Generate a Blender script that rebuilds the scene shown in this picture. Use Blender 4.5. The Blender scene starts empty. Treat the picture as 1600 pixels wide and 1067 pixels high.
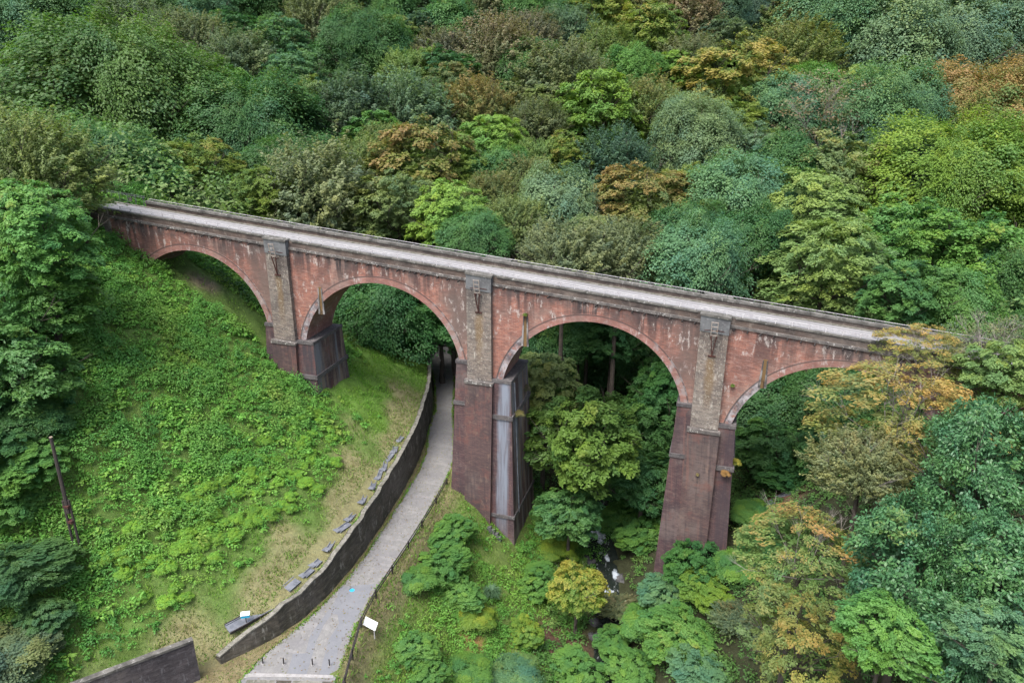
# A brick railway viaduct in a wooded valley, seen from the air under an overcast sky.
import bpy, math, random
import numpy as np

S = bpy.context.scene
COL = S.collection
RAD = math.radians

# ------------------------------------------------------------------ camera, light, exposure
cam_data = bpy.data.cameras.new('camera')
cam_data.sensor_fit = 'HORIZONTAL'
cam_data.sensor_width = 36.0
cam_data.lens = 36.0 * 1155.75 / 1600.0
cam_data.clip_start, cam_data.clip_end = 0.5, 2000.0
cam = bpy.data.objects.new('camera', cam_data)
COL.objects.link(cam)
S.camera = cam
from mathutils import Matrix
_r, _u, _f = (0.95677427, 0.29075693, 0.0065876), (-0.10771889, 0.33324147, 0.93666791), (-0.27014743, 0.89688936, -0.35015688)
cam.matrix_world = Matrix(((_r[0], _u[0], -_f[0], 22.6433), (_r[1], _u[1], -_f[1], -64.4830), (_r[2], _u[2], -_f[2], 19.5764), (0, 0, 0, 1)))

SUN_ELEV, SUN_ROT = 62.0, 200.0          # overcast: a broad soft sun high behind the camera
world = bpy.data.worlds.new('World')
S.world = world
world.use_nodes = True
wn = world.node_tree
sky = wn.nodes.new('ShaderNodeTexSky')
sky.sky_type = 'NISHITA'
sky.sun_disc = False
sky.sun_elevation, sky.sun_rotation = RAD(SUN_ELEV), RAD(SUN_ROT)
sky.air_density, sky.dust_density, sky.ozone_density = 1.0, 4.0, 1.0
hs = wn.nodes.new('ShaderNodeHueSaturation')      # a cloud deck greys the blue
hs.inputs['Saturation'].default_value = 0.72
wn.links.new(sky.outputs[0], hs.inputs['Color'])
wn.links.new(hs.outputs[0], wn.nodes['Background'].inputs[0])
wn.nodes['Background'].inputs[1].default_value = 0.125
sun_data = bpy.data.lights.new('sun', 'SUN')
sun_data.energy, sun_data.angle, sun_data.color = 1.6, RAD(32), (1.0, 0.97, 0.93)
sun = bpy.data.objects.new('sun', sun_data)
COL.objects.link(sun)
from mathutils import Vector
_a, _e = RAD(SUN_ROT), RAD(SUN_ELEV)
sun.rotation_euler = Vector((math.sin(_a) * math.cos(_e), math.cos(_a) * math.cos(_e), math.sin(_e))).to_track_quat('Z', 'Y').to_euler()
vs = S.view_settings
vs.view_transform, vs.look, vs.gamma, vs.use_curve_mapping = 'Standard', 'None', 1.0, False
vs.exposure = 1.75
S.cycles.max_bounces, S.cycles.diffuse_bounces, S.cycles.transmission_bounces = 8, 5, 5
S.cycles.use_denoising = True

rng = np.random.default_rng(7)
random.seed(7)


# ------------------------------------------------------------------ helpers: meshes and objects
def mesh_np(name, V, F, mat=None, tint=None, smooth=False, extra=None):
    """mesh from arrays; F is (n,3) or (n,4); tint is a colour per vertex"""
    V = np.asarray(V, np.float32)
    F = np.asarray(F, np.int32)
    me = bpy.data.meshes.new(name)
    n, k = F.shape
    me.vertices.add(len(V))
    me.vertices.foreach_set('co', V.ravel())
    me.loops.add(n * k)
    me.loops.foreach_set('vertex_index', F.ravel())
    me.polygons.add(n)
    me.polygons.foreach_set('loop_start', np.arange(0, n * k, k, dtype=np.int32))
    me.polygons.foreach_set('loop_total', np.full(n, k, np.int32))
    if smooth:
        me.polygons.foreach_set('use_smooth', np.ones(n, bool))
    me.update(calc_edges=True)
    if tint is not None:
        at = me.color_attributes.new('tint', 'FLOAT_COLOR', 'POINT')
        c = np.ones((len(V), 4), np.float32)
        c[:, :tint.shape[1]] = tint
        at.data.foreach_set('color', c.ravel())
    if mat:
        me.materials.append(mat)
    return me


class MB:
    """collects boxes, bars and sheets; build() links them as ONE mesh object"""
    def __init__(self):
        self.v, self.f = [], []

    def poly(self, pts):
        b = len(self.v)
        self.v += [tuple(p) for p in pts]
        self.f.append(tuple(range(b, b + len(pts))))

    def hexa(self, p):
        """eight corners: bottom four counter-clockwise, then top four"""
        b = len(self.v)
        self.v += [tuple(q) for q in p]
        for f in ((3, 2, 1, 0), (4, 5, 6, 7), (0, 1, 5, 4), (1, 2, 6, 5), (2, 3, 7, 6), (3, 0, 4, 7)):
            self.f.append(tuple(b + i for i in f))

    def box(self, x0, x1, y0, y1, z0, z1, s=0.0):
        """box whose top and bottom fall by s per metre of x"""
        self.hexa([(x0, y0, z0 - s * x0), (x1, y0, z0 - s * x1), (x1, y1, z0 - s * x1), (x0, y1, z0 - s * x0),
                   (x0, y0, z1 - s * x0), (x1, y0, z1 - s * x1), (x1, y1, z1 - s * x1), (x0, y1, z1 - s * x0)])

    def bar(self, a, b, w, h=None, n=4, w2=None):
        a, b = Vector(a), Vector(b)
        d = (b - a).normalized()
        up = Vector((0, 0, 1)) if abs(d.z) < .95 else Vector((0, 1, 0))
        p = d.cross(up).normalized()
        q = p.cross(d)
        h = h or w
        k = len(self.v)
        for c, sc in ((a, 1), (b, (w2 or w) / w)):
            for i in range(n):
                t = 2 * math.pi * (i + .5) / n
                m = 1.414 if n == 4 else 1
                self.v.append(tuple(c + (p * math.cos(t) * w * .5 + q * math.sin(t) * h * .5) * m * sc))
        for i in range(n):
            j = (i + 1) % n
            self.f.append((k + i, k + j, k + n + j, k + n + i))
        self.f.append(tuple(k + i for i in range(n))[::-1])
        self.f.append(tuple(k + n + i for i in range(n)))

    def mesh(self, name, mat):
        me = bpy.data.meshes.new(name)
        me.from_pydata(self.v, [], self.f)
        me.materials.append(mat)
        me.update()
        return me

    def build(self, name, mat, parent=None, loc=(0, 0, 0), bevel=0, smooth=False):
        o = link(name, self.mesh(name, mat), parent, loc)
        if smooth:
            for p in o.data.polygons:
                p.use_smooth = True
        if bevel:
            m = o.modifiers.new('bevel', 'BEVEL')
            m.width, m.segments, m.limit_method = bevel, 2, 'ANGLE'
        return o


def link(name, data, parent=None, loc=(0, 0, 0), rot=(0, 0, 0), scale=(1, 1, 1)):
    o = bpy.data.objects.new(name, data)
    COL.objects.link(o)
    o.parent = parent
    o.location, o.rotation_euler, o.scale = loc, rot, scale
    return o


def tag(o, label=None, cat=None, group=None, kind=None):
    for k, v in (('label', label), ('category', cat), ('group', group), ('kind', kind)):
        if v:
            o[k] = v
    return o


def thing(name, label, cat, loc=(0, 0, 0), rz=0.0, group=None):
    o = bpy.data.objects.new(name, None)
    o.empty_display_size = 0.3
    COL.objects.link(o)
    o.location, o.rotation_euler = loc, (0, 0, rz)
    return tag(o, label, cat, group)


# ------------------------------------------------------------------ helpers: materials
class Mat:
    def __init__(self, name, rough=0.85, spec=0.25):
        self.m = bpy.data.materials.new(name)
        self.m.use_nodes = True
        self.t = self.m.node_tree
        self.b = self.t.nodes['Principled BSDF']
        self.b.inputs['Roughness'].default_value = rough
        self.b.inputs['Specular IOR Level'].default_value = spec

    def n(self, typ, ins=None, **props):
        nd = self.t.nodes.new(typ)
        for k, v in props.items():
            setattr(nd, k, v)
        for k, v in (ins or {}).items():
            self.put(nd.inputs[k], v)
        return nd

    def put(self, sock, v):
        if isinstance(v, bpy.types.NodeSocket):
            self.t.links.new(v, sock)
        else:
            if isinstance(v, tuple) and len(v) == 3 and len(sock.default_value) == 4:
                v = v + (1.0,)
            sock.default_value = v

    def math(self, op, a, b=0.0, clamp=False):
        nd = self.n('ShaderNodeMath', {0: a, 1: b}, operation=op)
        nd.use_clamp = clamp
        return nd.outputs[0]

    def mix(self, f, a, b, blend='MIX'):
        nd = self.n('ShaderNodeMix', data_type='RGBA', blend_type=blend)
        self.put(nd.inputs[0], f)
        self.put(nd.inputs[6], a)
        self.put(nd.inputs[7], b)
        return nd.outputs[2]

    def step(self, v, lo, hi, a=0.0, b=1.0):
        nd = self.n('ShaderNodeMapRange', {0: v, 1: lo, 2: hi, 3: a, 4: b}, interpolation_type='SMOOTHSTEP')
        return nd.outputs[0]

    def noise(self, vec, scale, detail=3.0, rough=0.55):
        return self.n('ShaderNodeTexNoise', {'Vector': vec, 'Scale': scale, 'Detail': detail, 'Roughness': rough}).outputs[0]

    def coord(self, kind='Object'):
        return self.n('ShaderNodeTexCoord').outputs[kind]

    def pos(self):
        return self.n('ShaderNodeNewGeometry').outputs['Position']

    def sep(self, v):
        return self.n('ShaderNodeSeparateXYZ', {0: v}).outputs

    def vec(self, x, y, z):
        return self.n('ShaderNodeCombineXYZ', {0: x, 1: y, 2: z}).outputs[0]

    def scaled(self, v, s):
        return self.n('ShaderNodeVectorMath', {0: v, 1: s}, operation='MULTIPLY').outputs[0]

    def bump(self, h, strength=0.4, dist=0.05):
        self.put(self.b.inputs['Normal'], self.n('ShaderNodeBump', {'Height': h, 'Strength': strength, 'Distance': dist}).outputs[0])

    def color(self, c):
        self.put(self.b.inputs['Base Color'], c)
        return self.m


ALBEDO = 0.8       # overall reflectance of stone, brick and concrete
SLOPE = 0.0838      # the deck falls to the right, in metres per metre


def masonry(name, brick_a, brick_b, mortar, dark, light, streak=0.6, lichen=0.25, top=0.0, band=4.5, bw=.23, bh=.085, stain=False, ring=False, near_pier=False, ochre=False, runs=False):
    """weathered brick: courses, patchy tone, dark runs below the string course, white efflorescence"""
    m = Mat(name)
    brick_a, brick_b, mortar, dark, light = (tuple(k * ALBEDO for k in q) for q in (brick_a, brick_b, mortar, dark, light))
    p = m.pos()
    x, y, z = m.sep(p)
    u = m.math('ADD', x, y)
    rel = m.math('ADD', z, m.math('MULTIPLY', x, SLOPE))
    br = m.n('ShaderNodeTexBrick', {'Vector': m.vec(u, rel, 0.0), 'Color1': brick_a, 'Color2': brick_b, 'Mortar': mortar, 'Scale': 1.0,
                                    'Mortar Size': .012, 'Mortar Smooth': .4, 'Bias': -.1, 'Brick Width': bw, 'Row Height': bh})
    c = br.outputs[0]
    big = m.noise(p, .35, 5, .65)
    fine = m.noise(m.scaled(p, (1.6, 1.6, 5.0)), 1.6, 5, .7)
    c = m.mix(m.step(big, .42, .66, 0, .75), c, dark)
    c = m.mix(m.step(m.noise(p, .16, 4, .6), .5, .64, 0, .55), c, m.mix(.5, mortar, (.19, .165, .15)))
    c = m.mix(m.step(fine, .45, .75, 0, .45), c, m.mix(.5, brick_a, light))
    c = m.mix(m.step(m.noise(m.scaled(p, (3, 3, 9)), 1.0, 4, .7), .5, .78, 0, .6), c, dark)
    course = m.noise(m.vec(m.math('MULTIPLY', u, .9), m.math('MULTIPLY', rel, 3.6), 2.0), 1.0, 4, .7)
    c = m.mix(m.step(course, .48, .66, 0, .5), c, dark)
    c = m.mix(m.step(course, .46, .34, 0, .35), c, m.mix(.6, brick_a, light))
    run = m.noise(m.vec(m.math('MULTIPLY', u, 1.25), m.math('MULTIPLY', rel, .09), 3.1), 1.0, 4, .6)
    fade = m.step(rel, top - band, top - .2)
    wide = m.step(m.noise(m.vec(m.math('MULTIPLY', u, .22), 0.0, 7.0), 1.0, 2), .38, .62, .25, 1.0)
    f = m.math('MULTIPLY', m.math('MULTIPLY', m.step(run, .42, .54), fade), wide)
    c = m.mix(m.math('MULTIPLY', f, streak), c, (.034, .028, .029))
    if near_pier:
        # the brick left of every pilaster has weathered to a grey brown
        lxx = m.math('SUBTRACT', 22.0, m.math('FLOORED_MODULO', m.math('ADD', x, 220.0), 22.0))
        lxx = m.math('ADD', lxx, m.math('MULTIPLY', m.math('SUBTRACT', m.noise(m.scaled(p, (.5, .5, .35)), 1.0, 4), .5), 5.0))
        f = m.math('MULTIPLY', m.step(lxx, 5.0, 2.2), m.step(rel, -8.5, -4.5, .1, 1.0))
        c = m.mix(m.math('MULTIPLY', f, .72), c, m.mix(m.step(fine, .4, .65), (.105, .078, .068), (.065, .052, .05)))
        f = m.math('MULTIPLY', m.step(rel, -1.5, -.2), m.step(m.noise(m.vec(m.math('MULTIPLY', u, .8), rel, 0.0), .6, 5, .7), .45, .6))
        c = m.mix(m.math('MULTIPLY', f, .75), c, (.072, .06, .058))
    w = m.noise(m.vec(m.math('MULTIPLY', u, 1.9), m.math('MULTIPLY', rel, .75), 11.0), 1.0, 6, .75)
    w2 = m.noise(p, .28, 2)
    f = m.math('MULTIPLY', m.step(w, .54, .64), m.step(w2, .40, .54))
    c = m.mix(m.math('MULTIPLY', f, lichen), c, light)
    if runs:
        # long vertical wash marks and redder, cleaner patches
        f = m.noise(m.vec(m.math('MULTIPLY', u, 2.2), m.math('MULTIPLY', z, .10), 5.0), 1.0, 5, .65)
        c = m.mix(m.step(f, .50, .68, 0, .6), c, (.032, .026, .03))
        c = m.mix(m.step(f, .44, .34, 0, .45), c, (.155, .075, .062))
        c = m.mix(m.math('MULTIPLY', m.step(m.noise(p, .55, 4, .7), .52, .66), .5), c, (.13, .055, .045))
    if ochre:
        ox = m.math('SUBTRACT', m.math('FLOORED_MODULO', m.math('ADD', x, 231.0), 22.0), 11.0)
        ox = m.math('ABSOLUTE', m.math('ADD', ox, m.math('MULTIPLY', m.math('SUBTRACT', m.noise(p, .8, 3), .5), .7)))
        f = m.math('MULTIPLY', m.step(ox, .55, .12), m.math('MULTIPLY', m.step(rel, -2.4, -3.4), m.step(rel, -9.0, -5.0)))
        c = m.mix(m.math('MULTIPLY', f, .6), c, (.155, .10, .045))
        c = m.mix(m.math('MULTIPLY', m.step(m.noise(p, 5.5, 3, .8), .56, .64), .55), c, (.33, .31, .27))
    if ring:
        # runs of lime washed out below the haunch drains, left side of each arch (local x of the arch)
        lx, ly, lz = m.sep(m.coord('Object'))
        front = m.step(m.sep(m.n('ShaderNodeNewGeometry').outputs['Normal'])[1], -.5, -.8)
        edge = m.math('ADD', lx, m.math('MULTIPLY', m.math('SUBTRACT', m.noise(p, .9, 3), .5), 2.2))
        f = m.math('MULTIPLY', m.math('MULTIPLY', m.step(edge, -6.0, -6.7), front), m.step(m.noise(p, 1.7, 5, .7), .36, .52))
        c = m.mix(m.math('MULTIPLY', f, .85), c, m.mix(m.step(m.noise(p, .9, 6, .75), .36, .64), (.055, .052, .058), (.33, .32, .335)))
        rr = m.math('SQRT', m.math('ADD', m.math('MULTIPLY', lx, lx), m.math('MULTIPLY', lz, lz)))
        c = m.mix(m.math('MULTIPLY', m.math('MULTIPLY', m.step(rr, 9.42, 9.5), front), .8), c, (.05, .04, .038))
        f = m.math('MULTIPLY', m.step(edge, 5.6, 6.4), m.step(m.noise(p, 1.1, 5, .7), .46, .58))
        c = m.mix(m.math('MULTIPLY', f, .55), c, (.24, .235, .235))
    if stain:
        # grey-blue wash on the front below the drain, pale wash on the stream side; strength per pier in the object's colour
        lx, ly, lz = m.sep(m.coord('Object'))
        nx, ny, nz = m.sep(m.n('ShaderNodeNewGeometry').outputs['Normal'])
        oi = m.n('ShaderNodeObjectInfo')
        wob = m.math('MULTIPLY', m.math('SUBTRACT', m.noise(m.scaled(p, (1, 1, .12)), 1.3, 4), .5), 1.1)
        a = m.math('MULTIPLY', m.step(m.math('ADD', lx, wob), 1.8, 2.2), m.step(m.math('ADD', lx, m.math('MULTIPLY', wob, .7)), 3.4, 2.9))
        a = m.math('MULTIPLY', m.math('MULTIPLY', a, m.step(ny, -.4, -.7)), oi.outputs['Alpha'])
        tail = m.step(lz, -28.0, -21.0, .35, 1.0)
        lines = m.step(m.noise(m.scaled(p, (5.0, 5.0, .15)), 1.0, 3), .38, .62, .55, 1.0)
        c = m.mix(m.math('MULTIPLY', m.math('MULTIPLY', a, tail), lines), c, oi.outputs['Color'])
        s1 = m.noise(m.scaled(p, (2.0, 1.1, .06)), 1.0, 4)
        c = m.mix(m.math('MULTIPLY', m.math('MULTIPLY', m.step(nx, .5, .8), m.step(s1, .4, .58)), .8), c, m.mix(m.step(m.noise(m.scaled(p, (1, 1.6, .1)), 1.0, 2), .45, .6), (.19, .15, .115), (.15, .16, .18)))
    m.bump(m.math('ADD', br.outputs['Fac'], m.math('MULTIPLY', fine, -1.2)), .5, .03)
    return m.color(c)


def plain(name, a, b, scale=2.0, lo=.4, hi=.65, rough=.85, spots=None, stretch=(1, 1, 1), amount=.6, fine=18.0, bump=.3, metal=0.0):
    m = Mat(name, rough)
    a, b = tuple(k * ALBEDO for k in a), tuple(k * ALBEDO for k in b)
    spots = spots and tuple(k * ALBEDO for k in spots)
    p = m.pos()
    c = m.mix(m.step(m.noise(m.scaled(p, stretch), scale, 5, .65), lo, hi), a, b)
    f = m.noise(p, fine, 3)
    c = m.mix(m.step(f, .35, .7, 0, .35), c, tuple(k * .55 for k in a))
    if spots:
        c = m.mix(m.math('MULTIPLY', m.step(m.noise(p, scale * 2.3, 6, .75), .56, .66), amount), c, spots)
    m.b.inputs['Metallic'].default_value = metal
    if bump:
        m.bump(f, bump, .04)
    return m.color(c)


M = {}
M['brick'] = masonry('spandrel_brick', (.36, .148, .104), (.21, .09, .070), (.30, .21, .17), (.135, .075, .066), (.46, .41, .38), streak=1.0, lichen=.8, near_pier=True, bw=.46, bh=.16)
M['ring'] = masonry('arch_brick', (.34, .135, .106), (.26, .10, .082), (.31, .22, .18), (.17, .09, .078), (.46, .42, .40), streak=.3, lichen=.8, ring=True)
M['pier'] = masonry('pier_brick', (.095, .052, .054), (.066, .037, .042), (.125, .085, .08), (.05, .036, .042), (.24, .19, .17), streak=.5, lichen=.35, top=-8, band=9, stain=True, bw=.4, bh=.14, runs=True)  # dark brick, made darker than the lower pilaster: its shadow is in the colour
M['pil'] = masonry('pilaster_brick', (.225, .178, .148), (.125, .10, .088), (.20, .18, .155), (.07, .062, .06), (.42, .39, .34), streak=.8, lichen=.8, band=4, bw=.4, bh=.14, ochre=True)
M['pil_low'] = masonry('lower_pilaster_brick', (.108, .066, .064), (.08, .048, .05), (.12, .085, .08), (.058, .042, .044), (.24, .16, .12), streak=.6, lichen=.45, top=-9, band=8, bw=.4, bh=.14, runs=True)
M['parapet'] = masonry('parapet_brick', (.125, .085, .068), (.085, .06, .052), (.13, .105, .085), (.05, .042, .04), (.33, .29, .25), streak=.35, lichen=.3, top=1.1, band=1.5)
M['stone'] = plain('weathered_stone', (.15, .135, .125), (.075, .068, .066), 1.6, spots=(.60, .58, .55), amount=.8, fine=9)
M['coping'] = plain('coping_stone', (.145, .138, .125), (.06, .058, .052), 1.1, spots=(.44, .43, .41), amount=.6, fine=8)
M['band'] = plain('pier_band_stone', (.11, .10, .10), (.06, .055, .058), 2.0, spots=(.4, .38, .36), amount=.4)
M['deck'] = plain('deck_gravel', (.255, .25, .252), (.20, .196, .20), .7, fine=22, spots=(.29, .285, .28), stretch=(.25, 1.4, 1), amount=.5)
M['rust'] = plain('rusty_steel', (.085, .032, .026), (.04, .02, .018), 4, rough=.8)
M['paint'] = plain('flaking_white_paint', (.36, .31, .27), (.22, .13, .09), 6, rough=.7, lo=.5, hi=.68)
M['rail'] = plain('pale_railing_steel', (.55, .53, .54), (.38, .35, .37), 3, rough=.5)
M['galv'] = plain('dull_galvanised_steel', (.14, .16, .15), (.09, .105, .10), 4, rough=.6)
M['iron'] = plain('dark_iron', (.03, .027, .027), (.05, .042, .04), 5, rough=.7)
M['chute'] = plain('drain_chute_stain', (.17, .105, .045), (.045, .03, .02), 1.0, stretch=(1, 1, .5), lo=.42, hi=.56)
M['chute_frame'] = plain('drain_chute_stone', (.27, .255, .25), (.06, .055, .055), 1.1, stretch=(1, 1, .5), lo=.42, hi=.56)
M['head'] = plain('grey_render', (.155, .16, .165), (.095, .095, .10), 1.0, spots=(.4, .4, .4), amount=.35)
M['wall'] = masonry('mossy_wall_stone', (.085, .072, .055), (.045, .04, .032), (.03, .028, .022), (.032, .031, .02), (.24, .23, .20), streak=.3, lichen=.95, bw=.5, bh=.3, top=-17, band=6)
M['wing'] = masonry('dark_block_stone', (.07, .06, .064), (.045, .04, .044), (.022, .02, .02), (.026, .023, .026), (.16, .155, .165), streak=.3, lichen=.5, bw=.9, bh=.42, top=-15, band=6)
M['cap'] = plain('wall_cap_concrete', (.20, .19, .165), (.10, .098, .075), 2.2, spots=(.32, .31, .28), amount=.6)
M['asphalt'] = plain('asphalt_patch', (.185, .19, .205), (.165, .17, .185), .8, fine=30)
M['kerb'] = plain('pale_kerb_stone', (.34, .33, .325), (.25, .24, .235), 1.5)
M['blue'] = plain('blue_road_paint', (.03, .33, .60), (.05, .42, .68), 4)
M['white'] = plain('white_board', (.74, .76, .76), (.66, .68, .68), 2, rough=.4, bump=0)
M['bluebox'] = plain('bright_blue_plastic', (.02, .32, .55), (.03, .38, .62), 4, rough=.4, bump=0)
M['gutter'] = plain('grey_blue_gutter_concrete', (.17, .18, .205), (.10, .11, .13), 1.4, spots=(.28, .29, .33), amount=.5)
M['wood'] = plain('old_pole_wood', (.062, .050, .045), (.032, .028, .027), 3, stretch=(3, 3, .3))
M['wood_end'] = plain('cut_pole_end', (.30, .24, .18), (.2, .16, .12), 5)
M['bark'] = plain('tree_bark', (.085, .068, .055), (.05, .042, .036), 3, stretch=(2, 2, .5), spots=(.16, .15, .135), amount=.5)
M['pale_bark'] = plain('pale_bark', (.30, .27, .25), (.20, .175, .16), 3)
M['rock'] = plain('stream_rock', (.10, .098, .10), (.05, .05, .052), 1.2, spots=(.2, .2, .2), amount=.5)


def leaf_mat(name, rough=.55, spec=.3, trans=.4, plantwise=False):
    """leaves: base colour from the object (or the plant), per-clump and per-leaf variation, some leaves turned"""
    m = Mat(name, rough, spec)
    at = m.n('ShaderNodeAttribute', attribute_name='tint')
    r, g, b = m.n('ShaderNodeSeparateColor', {0: at.outputs['Color']}).outputs[:3]
    if plantwise:
        c = at.outputs['Color']
    else:
        oi = m.n('ShaderNodeObjectInfo')
        turned = m.n('ShaderNodeAttribute', attribute_name='turned', attribute_type='OBJECT').outputs['Color']
        base = oi.outputs['Color']
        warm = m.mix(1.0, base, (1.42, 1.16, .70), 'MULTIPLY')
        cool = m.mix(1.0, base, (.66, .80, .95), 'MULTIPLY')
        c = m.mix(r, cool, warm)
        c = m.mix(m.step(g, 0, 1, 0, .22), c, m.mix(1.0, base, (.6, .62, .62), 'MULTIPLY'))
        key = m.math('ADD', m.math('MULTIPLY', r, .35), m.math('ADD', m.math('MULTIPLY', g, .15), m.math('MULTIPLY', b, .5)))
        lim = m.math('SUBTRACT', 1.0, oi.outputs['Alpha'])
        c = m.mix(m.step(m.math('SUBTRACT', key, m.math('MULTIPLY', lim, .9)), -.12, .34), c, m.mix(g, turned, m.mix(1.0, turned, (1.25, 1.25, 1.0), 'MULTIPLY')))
    m.color(c)
    tr = m.n('ShaderNodeBsdfTranslucent', {'Color': m.mix(1.0, c, (1.1, 1.25, .7), 'MULTIPLY')})
    mx = m.n('ShaderNodeMixShader', {0: trans, 1: m.b.outputs[0], 2: tr.outputs[0]})
    out = next(q for q in m.t.nodes if q.type == 'OUTPUT_MATERIAL')
    m.t.links.new(mx.outputs[0], out.inputs[0])
    return m.m


M['leaf'] = leaf_mat('leaves')
M['gloss'] = leaf_mat('glossy_leaves', .45, .32, .2)
M['weed'] = leaf_mat('weed_leaves', .6, .25, .4, True)


def terrain_mat():
    m = Mat('valley_soil', .95, .1)
    at = m.n('ShaderNodeAttribute', attribute_name='tint')
    p = m.pos()
    c = at.outputs['Color']
    c = m.mix(m.step(m.noise(p, 1.3, 6, .7), .42, .62, 0, .5), c, m.mix(1.0, c, (.55, .5, .45), 'MULTIPLY'))
    c = m.mix(m.step(m.noise(p, 6, 4, .7), .45, .65, 0, .5), c, m.mix(1.0, c, (1.5, 1.4, 1.2), 'MULTIPLY'))
    m.bump(m.noise(p, 5, 5, .7), .8, .15)
    return m.color(c)


def road_mat():
    m = Mat('stone_paved_lane', .85, .25)
    p = m.pos()
    v = m.n('ShaderNodeTexVoronoi', {'Vector': m.scaled(p, (4.2, 2.6, 1)), 'Scale': 1.0}, feature='DISTANCE_TO_EDGE')
    cell = m.n('ShaderNodeTexVoronoi', {'Vector': m.scaled(p, (4.2, 2.6, 1)), 'Scale': 1.0})
    tone = m.n('ShaderNodeSeparateColor', {0: cell.outputs['Color']}).outputs[0]
    c = m.mix(tone, (.135, .133, .130), (.168, .165, .160))
    c = m.mix(m.step(v.outputs[0], .0, .10, .35, 0), c, (.10, .095, .09))
    c = m.mix(m.step(m.noise(p, .5, 5, .65), .4, .66, 0, .5), c, (.125, .122, .13))
    c = m.mix(m.step(m.noise(m.scaled(p, (.3, 1.2, 1)), 1.0, 4), .56, .62, 0, .4), c, (.20, .195, .195))
    m.bump(v.outputs[0], .5, .05)
    return m.color(c)


def water_mat():
    m = Mat('dark_stream_water', .12, .5)
    p = m.pos()
    f = m.noise(m.scaled(p, (1.2, .5, 1)), 1.8, 5, .7)
    m.bump(f, .5, .1)
    return m.color(m.mix(m.step(f, .58, .7), (.012, .016, .014), (.20, .22, .22)))


M['soil'] = terrain_mat()
M['road'] = road_mat()
M['water'] = water_mat()
M['foam'] = plain('white_water', (.42, .47, .52), (.13, .16, .18), 2.2, rough=.6, stretch=(1, .4, 1))

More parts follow.
